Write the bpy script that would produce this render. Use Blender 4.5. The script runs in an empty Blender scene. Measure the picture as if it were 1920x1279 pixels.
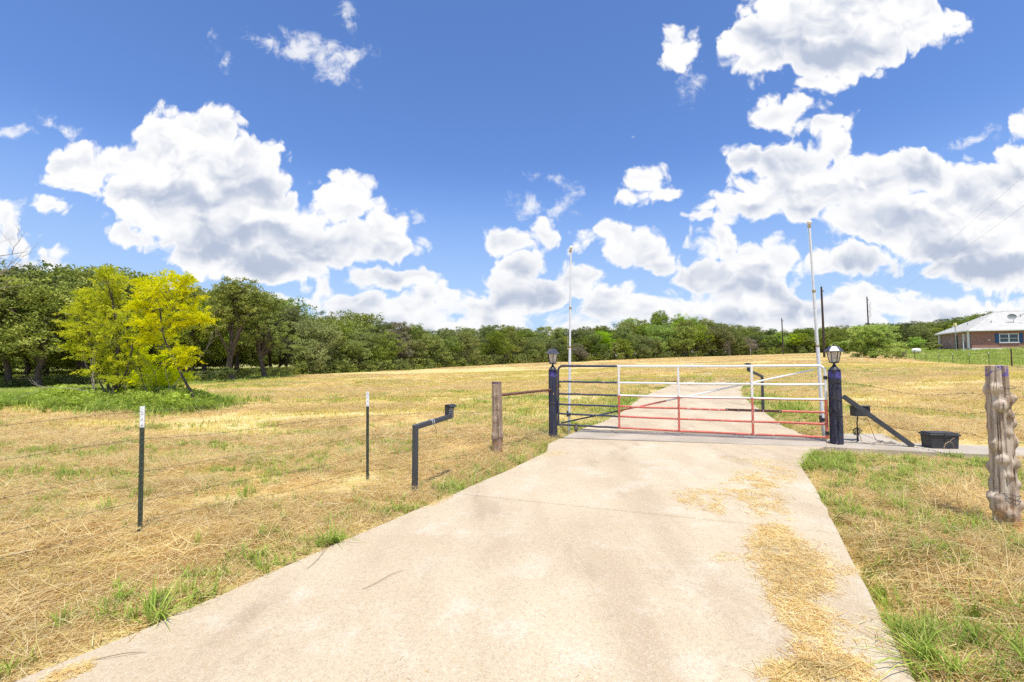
import bpy, math, random
import numpy as np
from mathutils import Vector, Quaternion

sc = bpy.context.scene
R = math.radians
# ------------------------------------------------------------------ camera
F = 853.333; EYE = 1.6; PITCH = math.atan(40.5/F)
cam_d = bpy.data.cameras.new('camera'); cam_d.sensor_width = 36; cam_d.lens = 16
cam_d.clip_start = 0.05; cam_d.clip_end = 6000
cam = bpy.data.objects.new('camera', cam_d); sc.collection.objects.link(cam)
cam.location = (0, 0, EYE); cam.rotation_euler = (R(90)+PITCH, 0, 0)
sc.camera = cam
sc.view_settings.view_transform = 'Standard'; sc.view_settings.look = 'None'
sc.view_settings.gamma = 1; sc.view_settings.exposure = 0.28
sc.view_settings.use_curve_mapping = False
cy = sc.cycles
cy.max_bounces = 5; cy.diffuse_bounces = 3; cy.glossy_bounces = 2; cy.transmission_bounces = 3
cy.transparent_max_bounces = 6
cy.use_adaptive_sampling = True; cy.adaptive_threshold = 0.02
cy.caustics_reflective = False; cy.caustics_refractive = False
cy.sample_clamp_indirect = 6
cy.use_denoising = False

def ray(px, py):
    u = (px-960)/F; v = (639.5-py)/F
    c, s = math.cos(PITCH), math.sin(PITCH)
    return Vector((u, c - v*s, s + v*c))
def at(px, py, Y):                       # the point at depth Y seen through a pixel of the photograph
    d = ray(px, py); return Vector((0, 0, EYE)) + d*(Y/d.y)
def on_plane(px, py, a, b, c):           # the point on the plane z = a + b x + c y
    d = ray(px, py); t = (a - EYE)/(d.z - b*d.x - c*d.y)
    return Vector((0, 0, EYE)) + d*t

# ------------------------------------------------------------------ sun
SUN_EL, SUN_AZ = 70.0, 166.0             # azimuth clockwise from +Y: behind the camera, a little to the right
sdir = Vector((math.sin(R(SUN_AZ))*math.cos(R(SUN_EL)), math.cos(R(SUN_AZ))*math.cos(R(SUN_EL)), math.sin(R(SUN_EL))))
sun_d = bpy.data.lights.new('sun', 'SUN'); sun_d.energy = 4.4; sun_d.angle = R(0.55); sun_d.color = (1.0, 0.945, 0.86)
sun = bpy.data.objects.new('sun', sun_d); sc.collection.objects.link(sun)
sun.rotation_euler = (-sdir).to_track_quat('-Z', 'Y').to_euler()

# ------------------------------------------------------------------ world: Nishita sky with fair-weather cumulus
world = bpy.data.worlds.new('World'); sc.world = world; world.use_nodes = True
class NT:
    def __init__(s, tree): s.t = tree; s.n = tree.nodes; s.l = tree.links
    def put(s, node, idx, v):
        if v is None: return
        i = node.inputs[idx]
        if isinstance(v, bpy.types.NodeSocket): s.l.new(v, i)
        else: i.default_value = v
    def math(s, op, a, b=None, c=None, clamp=False):
        n = s.n.new('ShaderNodeMath'); n.operation = op; n.use_clamp = clamp
        s.put(n, 0, a); s.put(n, 1, b); s.put(n, 2, c); return n.outputs[0]
    def vmath(s, op, a, b=None, scale=None):
        n = s.n.new('ShaderNodeVectorMath'); n.operation = op
        s.put(n, 0, a)
        if b is not None: s.put(n, 1, b)
        if scale is not None: s.put(n, 3, scale)
        return n.outputs['Value'] if op in ('LENGTH', 'DOT_PRODUCT', 'DISTANCE') else n.outputs[0]
    def mapping(s, v, loc=(0,0,0), rot=(0,0,0), scale=(1,1,1), kind='POINT'):
        n = s.n.new('ShaderNodeMapping'); n.vector_type = kind
        s.put(n, 0, v); n.inputs['Location'].default_value = loc
        n.inputs['Rotation'].default_value = rot; n.inputs['Scale'].default_value = scale
        return n.outputs[0]
    def noise(s, v, scale, detail=4, rough=0.5, dim='3D', lac=2.0, color=False, dist=0.0):
        n = s.n.new('ShaderNodeTexNoise'); n.noise_dimensions = dim
        s.put(n, 'Vector', v); n.inputs['Scale'].default_value = scale; n.inputs['Detail'].default_value = detail
        n.inputs['Roughness'].default_value = rough; n.inputs['Lacunarity'].default_value = lac
        n.inputs['Distortion'].default_value = dist
        return n.outputs['Color' if color else 'Fac']
    def voro(s, v, scale, feature='F1', smooth=None, dim='2D', detail=0, rand=1.0, out='Distance'):
        n = s.n.new('ShaderNodeTexVoronoi'); n.voronoi_dimensions = dim; n.feature = feature
        s.put(n, 'Vector', v); n.inputs['Scale'].default_value = scale
        n.inputs['Detail'].default_value = detail; n.inputs['Randomness'].default_value = rand
        if smooth is not None: n.inputs['Smoothness'].default_value = smooth
        return n.outputs[out]
    def ramp(s, v, a, b, lo=0.0, hi=1.0, smooth=True):
        n = s.n.new('ShaderNodeMapRange'); n.interpolation_type = 'SMOOTHSTEP' if smooth else 'LINEAR'
        s.put(n, 0, v); n.inputs[1].default_value = a; n.inputs[2].default_value = b
        n.inputs[3].default_value = lo; n.inputs[4].default_value = hi; return n.outputs[0]
    def mix(s, f, a, b, mode='MIX'):
        n = s.n.new('ShaderNodeMix'); n.data_type = 'RGBA'; n.blend_type = mode
        s.put(n, 0, f)
        for i, v in ((6, a), (7, b)):
            if isinstance(v, tuple) and len(v) == 3: v = (*v, 1)
            s.put(n, i, v)
        return n.outputs[2]
    def fmix(s, f, a, b):
        n = s.n.new('ShaderNodeMix'); n.data_type = 'FLOAT'; s.put(n, 0, f); s.put(n, 2, a); s.put(n, 3, b); return n.outputs[0]
    def comb(s, x, y, z=0.0):
        n = s.n.new('ShaderNodeCombineXYZ'); s.put(n, 0, x); s.put(n, 1, y); s.put(n, 2, z); return n.outputs[0]
    def sep(s, v):
        n = s.n.new('ShaderNodeSeparateXYZ'); s.put(n, 0, v); return n.outputs
    def coord(s, name='Object'): return s.n.new('ShaderNodeTexCoord').outputs[name]
    def attr(s, name, out='Fac'):
        n = s.n.new('ShaderNodeAttribute'); n.attribute_name = name; return n.outputs[out]

SKY_STRENGTH = 0.085
def build_world():
    w = NT(world.node_tree); w.n.clear()
    out = w.n.new('ShaderNodeOutputWorld'); bg = w.n.new('ShaderNodeBackground')
    w.l.new(bg.outputs[0], out.inputs[0]); bg.inputs[1].default_value = SKY_STRENGTH
    sky = w.n.new('ShaderNodeTexSky'); sky.sky_type = 'NISHITA'; sky.sun_disc = False
    sky.sun_elevation = R(SUN_EL); sky.sun_rotation = R(SUN_AZ); sky.altitude = 100
    sky.air_density = 1.0; sky.dust_density = 0.6; sky.ozone_density = 2.0
    D = w.coord('Generated')
    x, y, z = w.sep(D)
    blue = w.mix(1.0, sky.outputs[0], w.mix(w.ramp(z, 0.02, 0.34), SKY_TINT_LOW, SKY_TINT), 'MULTIPLY')
    blue = w.mix(w.ramp(z, 0.42, 0.0, 0.0, 0.62), blue, (6.3, 8.3, 11.0))
    yy = w.math('MAXIMUM', y, 0.12)
    P = w.comb(w.math('MULTIPLY', w.math('DIVIDE', x, yy), F/100), w.math('MULTIPLY', w.math('DIVIDE', z, yy), F/100))
    # billowing warp
    n1 = w.noise(P, 1.1, 4, 0.5, '2D', color=True)
    warp = w.vmath('MULTIPLY', w.vmath('SUBTRACT', n1, (0.5, 0.5, 0.5)), (0.62, 0.5, 0.0))
    Q = w.vmath('ADD', P, warp)
    def union(blobs, k=0.12):
        acc = None; q = Q
        for bi, (cx, cy_, rx, ry, *ro) in enumerate(blobs):
            if bi % 8 == 7:                # ties each batch to the one before: the shader stack only holds a few at a time
                q = w.vmath('ADD', Q, w.vmath('SCALE', w.comb(acc, acc, 0), scale=1e-6))
            d = ray(cx, cy_); c = (d.x/d.y*F/100, d.z/d.y*F/100, 0)
            ix, iy = 100/rx, 100/ry
            if ro:
                cr, sr = math.cos(R(ro[0])), math.sin(R(ro[0]))
                du = w.vmath('DOT_PRODUCT', q, (cr*ix, sr*ix, 0)); dv = w.vmath('DOT_PRODUCT', q, (-sr*iy, cr*iy, 0))
                m = w.comb(w.math('ADD', du, -(cr*c[0]+sr*c[1])*ix), w.math('ADD', dv, -(-sr*c[0]+cr*c[1])*iy))
            else:
                m = w.vmath('MULTIPLY', w.vmath('SUBTRACT', q, c), (ix, iy, 0))
            r = math.sqrt(rx*ry)/100
            v = w.math('MULTIPLY_ADD', w.vmath('LENGTH', m), r, -r)
            acc = v if acc is None else w.math('MINIMUM', acc, v)
        return acc
    sd = union(CLOUDS)
    sdw = union(WISPS, 0.05)
    sdg = union(GREYS, 0.3)
    bil = w.voro(Q, 2.1, 'F1', detail=2.6)
    nb = w.noise(Q, 2.6, 6, 0.62, '2D')
    dome = w.math('SUBTRACT', 0.36, bil)
    edge = w.math('MULTIPLY_ADD', dome, 0.50, w.math('MULTIPLY', w.math('SUBTRACT', nb, 0.5), 0.34))
    Dn = w.math('MULTIPLY_ADD', sd, -1.5, w.math('ADD', edge, 0.20))
    # low rows of cloud over the horizon
    ele = w.sep(P)[1]
    Pb = w.vmath('MULTIPLY', Q, (0.8, 1.9, 1))
    nh = w.noise(Pb, 0.9, 4, 0.5, '2D')
    band = w.math('MULTIPLY', w.ramp(ele, 0.8, 2.0, 1, 0), 1.0)
    Dh = w.math('ADD', w.math('MULTIPLY_ADD', w.math('SUBTRACT', nh, 0.5), 1.9, band), w.math('MULTIPLY_ADD', edge, 0.5, -0.50))
    Dall = w.math('MAXIMUM', Dn, Dh)
    a_hard = w.ramp(Dall, -0.08, 0.20)
    a_soft = w.math('MULTIPLY', w.ramp(w.math('SUBTRACT', w.math('MULTIPLY', w.math('SUBTRACT', nb, 0.5), 1.3), sdw), -0.14, 0.40), 0.8)
    alpha = w.math('MAXIMUM', a_hard, a_soft)
    # light and shade on the billows: bright where the cloud faces up, grey where more cloud lies above
    Pu = w.vmath('ADD', Q, (0.03, 0.13, 0))
    bil2 = w.voro(Pu, 2.1, 'F1', detail=1.0)
    big = w.noise(w.vmath('MULTIPLY', Q, (0.9, 1.5, 1)), 1.0, 3, 0.5, '2D')
    big2 = w.noise(w.vmath('MULTIPLY', w.vmath('ADD', Q, (0.05, 0.30, 0)), (0.9, 1.5, 1)), 1.0, 3, 0.5, '2D')
    rel = w.math('MULTIPLY_ADD', w.math('SUBTRACT', bil, bil2), 0.42, w.math('MULTIPLY', w.math('SUBTRACT', nb, 0.5), -0.55))
    grey = w.math('ADD', w.ramp(sdg, 0.60, -0.65, 0.0, 0.62), w.math('MULTIPLY', rel, 0.95))
    grey = w.math('MULTIPLY_ADD', w.math('SUBTRACT', big2, big), 1.6, grey)
    grey = w.math('ADD', grey, w.ramp(ele, 0.4, 3.4, 0.46, 0.17))
    depth = w.ramp(Dall, 0.0, 0.75, 0.0, 1.0)          # thick parts carry more shade than the thin bright rims
    grey = w.math('MULTIPLY', grey, w.math('MULTIPLY_ADD', depth, 0.95, 0.10))
    grey = w.math('SMOOTH_MIN', grey, 0.95, 0.4); grey = w.math('MAXIMUM', grey, 0.0)
    ccol = w.mix(grey, CLOUD_LIT, CLOUD_SHADE)
    front = w.mix(alpha, blue, ccol)
    # the rest of the sky carries the same kind of clouds
    E = w.comb(w.math('DIVIDE', x, w.math('ADD', w.math('MAXIMUM', z, 0.0), 0.15)), w.math('DIVIDE', y, w.math('ADD', w.math('MAXIMUM', z, 0.0), 0.15)))
    ng = w.noise(E, 0.9, 7, 0.55, '2D')
    ag = w.ramp(ng, 0.53, 0.60)
    back = w.mix(ag, blue, w.mix(w.ramp(ng, 0.58, 0.75, 0.0, 0.55), CLOUD_LIT, CLOUD_SHADE))
    px_, py_, _ = w.sep(P)
    m = w.math('MULTIPLY', w.ramp(w.math('ABSOLUTE', px_), 10.5, 14.0, 1, 0), w.ramp(py_, 7.6, 10.5, 1, 0))
    m = w.math('MULTIPLY', m, w.ramp(y, 0.12, 0.3))
    w.l.new(w.mix(m, back, front), bg.inputs[0])
SKY_TINT = (1.12, 1.42, 1.95); SKY_TINT_LOW = (0.74, 0.90, 1.22)
CLOUD_LIT = (10.2, 10.15, 10.1)
CLOUD_SHADE = (4.5, 5.2, 6.7)
CLOUDS = [
 (380,340,110,90),(365,430,75,50),(520,500,110,36),(300,330,90,70),(250,300,60,40),(560,460,90,50),(1500,360,140,50),(1770,400,120,60),(1600,70,130,60),(1490,60,80,60),  # pixel centre, half sizes, turn: the big clouds as the photograph shows them
 (150,315,80,50,-10),(330,275,85,75),(405,240,52,55),(322,222,26,36),(450,330,95,80),(290,375,120,65),(490,425,120,75),
 (420,480,120,45),(648,375,62,58),(700,440,78,55),(600,465,110,50),(750,470,38,30),(245,445,52,26,-20),(640,335,38,22),
 (10,400,45,38),(90,392,52,20,-8),(20,455,42,26),(105,487,30,22),(40,505,60,22),
 (740,520,95,26),(610,545,30,24),(815,560,45,34),(700,575,90,24),(560,540,24,12),
 (955,455,48,34),(1015,438,38,30),(960,505,52,44),(1000,550,90,40),(1085,530,55,42),(1150,560,60,32),(935,570,60,34),
 (1150,440,42,36),(1195,470,62,40),(1245,490,42,24),(1093,455,20,18),
 (1212,340,34,32),(1248,368,34,20),(1192,375,26,24),
 (1362,455,62,34),(1430,490,80,44),(1330,525,70,40),(1410,550,100,40),
 (1402,300,48,36),(1490,315,95,55),(1580,285,38,46),(1610,340,130,52),(1725,325,90,48),(1400,382,95,30),(1520,385,110,36),
 (1335,408,42,12),(1660,410,130,45),(1850,380,110,80),(1912,320,50,56),(1908,238,26,30),(1790,450,150,50),(1600,488,100,30),(1860,500,120,50),
 (1685,575,60,24),(1580,567,40,20),(1880,572,46,16),
 (1470,212,66,36,8),(1535,235,62,28),
 (1590,5,190,60),(1425,85,70,72),(1560,95,120,55),(1700,50,120,50),(1545,150,60,22),(1270,92,42,44),
]
WISPS = [(575,95,50,26,-12),(630,105,50,26),(635,138,22,16),(505,88,30,10,-30),(650,25,10,24,30),(415,108,10,18,20),(1300,140,16,28,-10),(1277,172,8,8),
 (1053,385,20,16,30),(985,380,18,12),(1035,338,26,5,-15),(115,240,40,8,-20),(1830,265,40,8,20),(20,245,24,8)]
GREYS = [(430,465,150,38,-8),(370,400,60,30),(470,350,50,30),(690,478,70,20),(600,500,120,22),(1560,90,130,45),(1480,290,60,18),
 (1850,505,170,26),(1740,470,110,20),(1550,400,140,14),(1715,350,60,25),(1440,530,80,22),(1200,500,70,16),(1000,505,55,28),(1020,560,90,14),(1350,545,80,14),
 (1640,500,120,16),(720,545,90,9),(30,430,40,10)]
build_world()

# ================================================================== helpers
rng = np.random.default_rng(7)
def link(o): sc.collection.objects.link(o); return o
def tag(o, label=None, cat=None, group=None, kind=None):
    if label: o['label'] = label
    if cat: o['category'] = cat
    if group: o['group'] = group
    if kind: o['kind'] = kind
    return o
def empty(name, loc, rz=0.0):
    o = bpy.data.objects.new(name, None); o.empty_display_size = 0.2; link(o)
    o.location = loc; o.rotation_euler = (0, 0, rz); return o
class MB:                                   # collects vertices, faces, material slots and a per-vertex number
    def __init__(s): s.v = []; s.f = []; s.m = []; s.a = []; s.n = 0
    def add(s, V, faces, mat=0, var=None):
        V = np.asarray(V, float); s.v.append(V)
        s.a.append(np.full(len(V), 0.5) if var is None else (np.full(len(V), float(var)) if np.isscalar(var) else np.asarray(var, float)))
        for fc in faces: s.f.append(tuple(int(i)+s.n for i in fc)); s.m.append(mat)
        s.n += len(V); return s
    def box(s, c, size, rot=None, mat=0, bevel=0.0, taper=1.0):
        x, y, z = [d/2 for d in size]; b = min(bevel, x*.9, y*.9, z*.9)
        if b > 0:
            prof = [(x, y-b), (x-b, y), (-x+b, y), (-x, y-b), (-x, -y+b), (-x+b, -y), (x-b, -y), (x, -y+b)]
            inn = [(x-b, y-b), (x-b, y-b), (-x+b, y-b), (-x+b, y-b), (-x+b, -y+b), (-x+b, -y+b), (x-b, -y+b), (x-b, -y+b)]
            V = [(*p, -z) for p in inn] + [(*p, -z+b) for p in prof] + [(*p, z-b) for p in prof] + [(*p, z) for p in inn]
            fs = [tuple(range(7, -1, -1)), tuple(range(24, 32))]
            for r in range(3):
                for i in range(8):
                    j = (i+1) % 8; fs.append((r*8+i, r*8+j, (r+1)*8+j, (r+1)*8+i))
        else:
            V = [(-x,-y,-z),(x,-y,-z),(x,y,-z),(-x,y,-z),(-x*taper,-y*taper,z),(x*taper,-y*taper,z),(x*taper,y*taper,z),(-x*taper,y*taper,z)]
            fs = [(3,2,1,0),(4,5,6,7),(0,1,5,4),(1,2,6,5),(2,3,7,6),(3,0,4,7)]
        V = np.array(V)
        if rot is not None: V = V @ np.array(rot).T
        return s.add(V + np.array(c), fs, mat)
    def tube(s, pts, rad, n=8, mat=0, caps=True, var=None, squash=None):
        P = np.array([tuple(p) for p in pts], float); k = len(P)
        Rr = np.full(k, rad) if np.isscalar(rad) else np.array(rad, float)
        T = np.zeros_like(P); T[1:-1] = P[2:]-P[:-2]; T[0] = P[1]-P[0]; T[-1] = P[-1]-P[-2]
        T /= np.linalg.norm(T, axis=1)[:, None] + 1e-12
        up = np.array([0, 0, 1.0]) if abs(T[0][2]) < .9 else np.array([1.0, 0, 0])
        u = np.cross(T[0], up); u /= np.linalg.norm(u)
        ang = np.arange(n)*2*math.pi/n + math.pi/n
        V = []
        for i in range(k):
            u = u - T[i]*np.dot(u, T[i]); u /= np.linalg.norm(u); w_ = np.cross(T[i], u)
            V.append(P[i] + Rr[i]*(np.cos(ang)[:, None]*u + np.sin(ang)[:, None]*w_*(squash or 1)))
        V = np.concatenate(V); fs = []
        for i in range(k-1):
            for j in range(n):
                q = (j+1) % n; fs.append((i*n+j, i*n+q, (i+1)*n+q, (i+1)*n+j))
        if caps: fs.append(tuple(range(n-1, -1, -1))); fs.append(tuple((k-1)*n+j for j in range(n)))
        return s.add(V, fs, mat, var)
    def lathe(s, prof, n=12, c=(0,0,0), mat=0, start=0.0):
        V = []; fs = []
        for r, z in prof:
            for j in range(n):
                a = start + j*2*math.pi/n; V.append((c[0]+r*math.cos(a), c[1]+r*math.sin(a), c[2]+z))
        for i in range(len(prof)-1):
            for j in range(n):
                q = (j+1) % n; fs.append((i*n+j, i*n+q, (i+1)*n+q, (i+1)*n+j))
        fs.append(tuple(range(n-1, -1, -1))); fs.append(tuple((len(prof)-1)*n+j for j in range(n)))
        return s.add(V, fs, mat)
    def build(s, name, mats, parent=None, smooth=False, origin=None):
        V = np.concatenate(s.v)
        me = bpy.data.meshes.new(name)
        if origin is not None: V = V - np.array(tuple(origin))
        me.from_pydata(V.tolist(), [], s.f)
        mats = mats if isinstance(mats, (list, tuple)) else [mats]
        for m in mats: me.materials.append(m)
        if len(mats) > 1: me.polygons.foreach_set('material_index', s.m)
        if smooth: me.polygons.foreach_set('use_smooth', [True]*len(s.f)); me.set_sharp_from_angle(angle=R(40))
        at_ = me.attributes.new('var', 'FLOAT', 'POINT'); at_.data.foreach_set('value', np.concatenate(s.a))
        me.update()
        o = bpy.data.objects.new(name, me); link(o)
        if parent is not None: o.parent = parent
        if origin is not None: o.location = tuple(origin)
        return o
def quads_mesh(name, V, nper=4, var=None, mats=(), parent=None, faces=None):   # big fast meshes of separate strips
    V = np.asarray(V, np.float32).reshape(-1, 3)
    me = bpy.data.meshes.new(name)
    if faces is None:
        nf = len(V)//4; idx = np.arange(nf*4, dtype=np.int32)
    else:
        idx = np.asarray(faces, np.int32).ravel(); nf = len(idx)//4
    me.vertices.add(len(V)); me.vertices.foreach_set('co', V.ravel())
    me.loops.add(len(idx)); me.loops.foreach_set('vertex_index', idx)
    me.polygons.add(nf); me.polygons.foreach_set('loop_start', np.arange(nf, dtype=np.int32)*4)
    me.polygons.foreach_set('loop_total', np.full(nf, 4, np.int32))
    me.update(calc_edges=True)
    if var is not None:
        a = me.attributes.new('var', 'FLOAT', 'POINT'); a.data.foreach_set('value', np.asarray(var, np.float32))
    for m in mats: me.materials.append(m)
    o = bpy.data.objects.new(name, me); link(o)
    if parent is not None: o.parent = parent
    return o
def strips(base, direc, length, width, lift, bend, side, var, seg=2):
    """thin tapered strips: base (N,3), horizontal unit direction (N,3), side vector (N,3); returns vertices, faces, var"""
    N = len(base); ts = np.linspace(0, 1, seg+1); V = np.zeros((N, seg+1, 2, 3))
    for i, t in enumerate(ts):
        c = base + direc*(length*t)[:, None] + side*(bend*t*t)[:, None]; c[:, 2] += lift*t if lift.ndim == 1 else 0
        c[:, 2] -= 0
        wd = width*(1-0.75*t*t)*0.5
        V[:, i, 0] = c - side*wd[:, None]; V[:, i, 1] = c + side*wd[:, None]
    o = np.arange(N)*(2*(seg+1)); f = []
    for i in range(seg): f.append(np.stack([o+2*i, o+2*i+1, o+2*i+3, o+2*i+2], 1))
    return V.reshape(-1, 3), np.concatenate(f), np.repeat(var, 2*(seg+1))

# ------------------------------------------------------------------ value noise used for layout
class VN:
    def __init__(s, seed):
        s.g = np.random.default_rng(seed).random((256, 256))
    def __call__(s, x, y, sc_=1.0, oct=3):
        x = np.asarray(x, float)/sc_; y = np.asarray(y, float)/sc_; t = 0; a = 1; n = 0
        for _ in range(oct):
            xi = np.floor(x).astype(int); yi = np.floor(y).astype(int); fx = x-xi; fy = y-yi
            fx = fx*fx*(3-2*fx); fy = fy*fy*(3-2*fy); g = s.g
            v = (g[xi & 255, yi & 255]*(1-fx)+g[(xi+1) & 255, yi & 255]*fx)*(1-fy) + (g[xi & 255, (yi+1) & 255]*(1-fx)+g[(xi+1) & 255, (yi+1) & 255]*fx)*fy
            t = t + v*a; n += a; a *= .5; x = x*2.03+17; y = y*2.03+31
        return t/n
vn1, vn2, vn3 = VN(1), VN(2), VN(3)

# ------------------------------------------------------------------ the drive and the terrain
def slab_z(x, y): return 0.06 + 0.02*x + 0.004*y
def slab_px(px, py): p = on_plane(px, py, 0.06, 0.02, 0.004); return (p.x, p.y)
LEFT_EDGE = [slab_px(*p) for p in [(-120,1360),(25,1277),(250,1187),(417,1112),(625,1021),(792,950),(820,940),(892,907),(958,879),(1026,846)]]
RIGHT_EDGE = [slab_px(*p) for p in [(1760,1360),(1717,1279),(1671,1187),(1619,1087),(1561,977),(1532,920),(1500,872)]]
FAR_LEFT = [slab_px(*p) for p in [(1030,829),(1083,806),(1130,790),(1160,777),(1200,747),(1225,735),(1263,720)]]
FAR_RIGHT = [slab_px(*p) for p in [(1528,829),(1510,817),(1473,800),(1413,760),(1395,745),(1390,732),(1393,723)]]
def inside(poly, x, y):
    x = np.asarray(x, float); y = np.asarray(y, float); c = np.zeros(x.shape, bool); n = len(poly)
    for i in range(n):
        x1, y1 = poly[i]; x2, y2 = poly[(i+1) % n]
        if y1 == y2: continue
        cond = ((y1 > y) != (y2 > y)) & (x < (x2-x1)*(y-y1)/(y2-y1)+x1); c ^= cond
    return c
def dist_poly(poly, x, y):
    x = np.asarray(x, float); y = np.asarray(y, float); d = np.full(x.shape, 1e9); n = len(poly)
    for i in range(n):
        a = np.array(poly[i]); b = np.array(poly[(i+1) % n]); ab = b-a; L = max(ab@ab, 1e-9)
        t = np.clip(((x-a[0])*ab[0]+(y-a[1])*ab[1])/L, 0, 1)
        d = np.minimum(d, np.hypot(x-a[0]-t*ab[0], y-a[1]-t*ab[1]))
    return d
DRIVE = LEFT_EDGE + FAR_LEFT + FAR_RIGHT[::-1] + RIGHT_EDGE[::-1]
KZ = 0.17
KERB = [tuple(on_plane(a, b, KZ, 0, 0))[:2] for a, b in [(1531,836),(1634,841),(1718,845),(1857,851),(1990,856),(2300,866),(2300,850),(1990,841),(1857,836),(1688,829.5),(1655,813),(1583,813),(1552,823)]]
ctrl = []
def cp(px, py, Y): p = at(px, py, Y); ctrl.append((p.x, p.y, p.z))
for a in [(262,1007,4.15),(689,898,6.25),(934,858,7.7),(1037,827,10.0),(40,1180,2.8),(1890,985,4.2),(1857,858,7.3),
          (440,714,40),(10,728,38),(600,700,52),(740,695,60),(900,685,72),(1090,678,85),(1300,669,98),(1460,664,100),(1640,672,55),
          (1897,690,29),(1855,687,34),(1818,685,39.5),(1787,683,45),(1761,681,51),(1737,679,57),(1700,676,62),(1770,656,80),(1920,652,68),
          (200,757,17),(1429,765,13),(1760,810,8.9)]: cp(*a)
ctrl += [(-2.6,2.3,-0.02),(-1.1,5,0.01),(2.2,2.4,0.07),(3.4,4.6,0.09),(-8,3,0.0),(-14,8,0.0),(-14,16,0.0),(-3,11,-0.04),(2,15,0.1),(5,22,0.35),(9,18,0.3),(7,11,0.2),
         (5.9,7.25,0.09),(6.9,7.1,0.08),(4.9,7.3,0.15),(4.45,6.9,0.15),(4.3,6.5,0.14),(8.2,6.9,0.095),(9.6,6.7,0.10),(4.6,6.2,0.10),(6.5,5.5,0.10),(12,8.6,0.3),(9,3,0.1),(0,-4,0.0),(0,-40,0.0),(-60,0,-.3),(70,0,1.5),(20,14,0.8),(28,20,1.1),(14,35,1.0),(0,35,.25),(-20,28,-.2),(-60,60,-.5),(-40,110,0.5),(20,140,3.2),(110,120,5.0),(160,60,6.0),(-120,60,-1.0),
         (300,300,8),(-300,300,0),(0,300,5),(300,-300,3),(-300,-300,0)]
C_ = np.array(ctrl)
def _phi(r): return np.sqrt(r*r + 9.0)
_A = _phi(np.hypot(C_[:,0][:,None]-C_[:,0], C_[:,1][:,None]-C_[:,1])) + np.eye(len(C_))*0.02
_P = np.c_[np.ones(len(C_)), C_[:,0], C_[:,1]]
_M = np.block([[_A, _P], [_P.T, np.zeros((3,3))]]); _W = np.linalg.solve(_M, np.r_[C_[:,2], 0, 0, 0])
def ground(x, y):
    x = np.asarray(x, float); y = np.asarray(y, float); xs = np.clip(x, -320, 320); ys = np.clip(y, -320, 320)
    z = _W[-3] + _W[-2]*xs + _W[-1]*ys
    for i in range(len(C_)): z = z + _W[i]*_phi(np.hypot(xs-C_[i,0], ys-C_[i,1]))
    m = np.clip((x-2.6)/.8, 0, 1)*np.clip((7.9-y)/.4, 0, 1)*np.clip((14-x)/3, 0, 1); z = z*(1-m) + (0.095+0.03*np.exp(-((x-4.2)/.8)**2)*np.clip(y-5.5, 0, 1))*m
    r = np.hypot(x, y)
    # mown windrows and tussocks
    z = z + 0.045*(vn1(x*0.7+y*0.35, y-0.55*x, 0.9, 2)-0.5)*np.clip(1.6-r/30, 0, 1)
    dd = dist_poly(DRIVE, x, y); ins = inside(DRIVE, x, y)
    s_ = slab_z(x, y)
    # left of the gate the slab stands proud of the ground; elsewhere the turf runs level with it
    drop = 0.012 + 0.05*np.clip((x+1)/2.5, 0, 1)*np.clip((y-6)/2, 0, 1)*np.clip((10.2-y)/0.8, 0, 1)
    k = np.clip(1-dd/0.8, 0, 1); k = k*k*(3-2*k)
    z = z*(1-k) + np.minimum(z, s_-drop)*k
    dk = dist_poly(KERB, x, y); ik = inside(KERB, x, y); k = np.where(ik, 1, np.clip(1-dk/0.3, 0, 1)); k = k*k*(3-2*k)
    z = z*(1-k) + np.minimum(z, KZ-np.where(ik, .12, .04))*k
    return np.where(ins, s_-0.10, z)
def gz(x, y): return float(ground(np.array([x]), np.array([y]))[0])
def gp(px, Y):                                # terrain point at depth Y in the column of a pixel
    d = ray(px, 680); x = d.x*Y/d.y; return Vector((x, Y, gz(x, Y)))
def ghit(px, py):                             # where a pixel's ray meets the terrain
    d = ray(px, py); o = Vector((0, 0, EYE)); t = 1.5; prev = t
    while t < 400:
        p = o + d*t
        if p.z < gz(p.x, p.y): break
        prev = t; t *= 1.02
    lo, hi = prev, t
    for _ in range(12):
        m = (lo+hi)/2; p = o + d*m
        if p.z < gz(p.x, p.y): hi = m
        else: lo = m
    return o + d*lo

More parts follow.
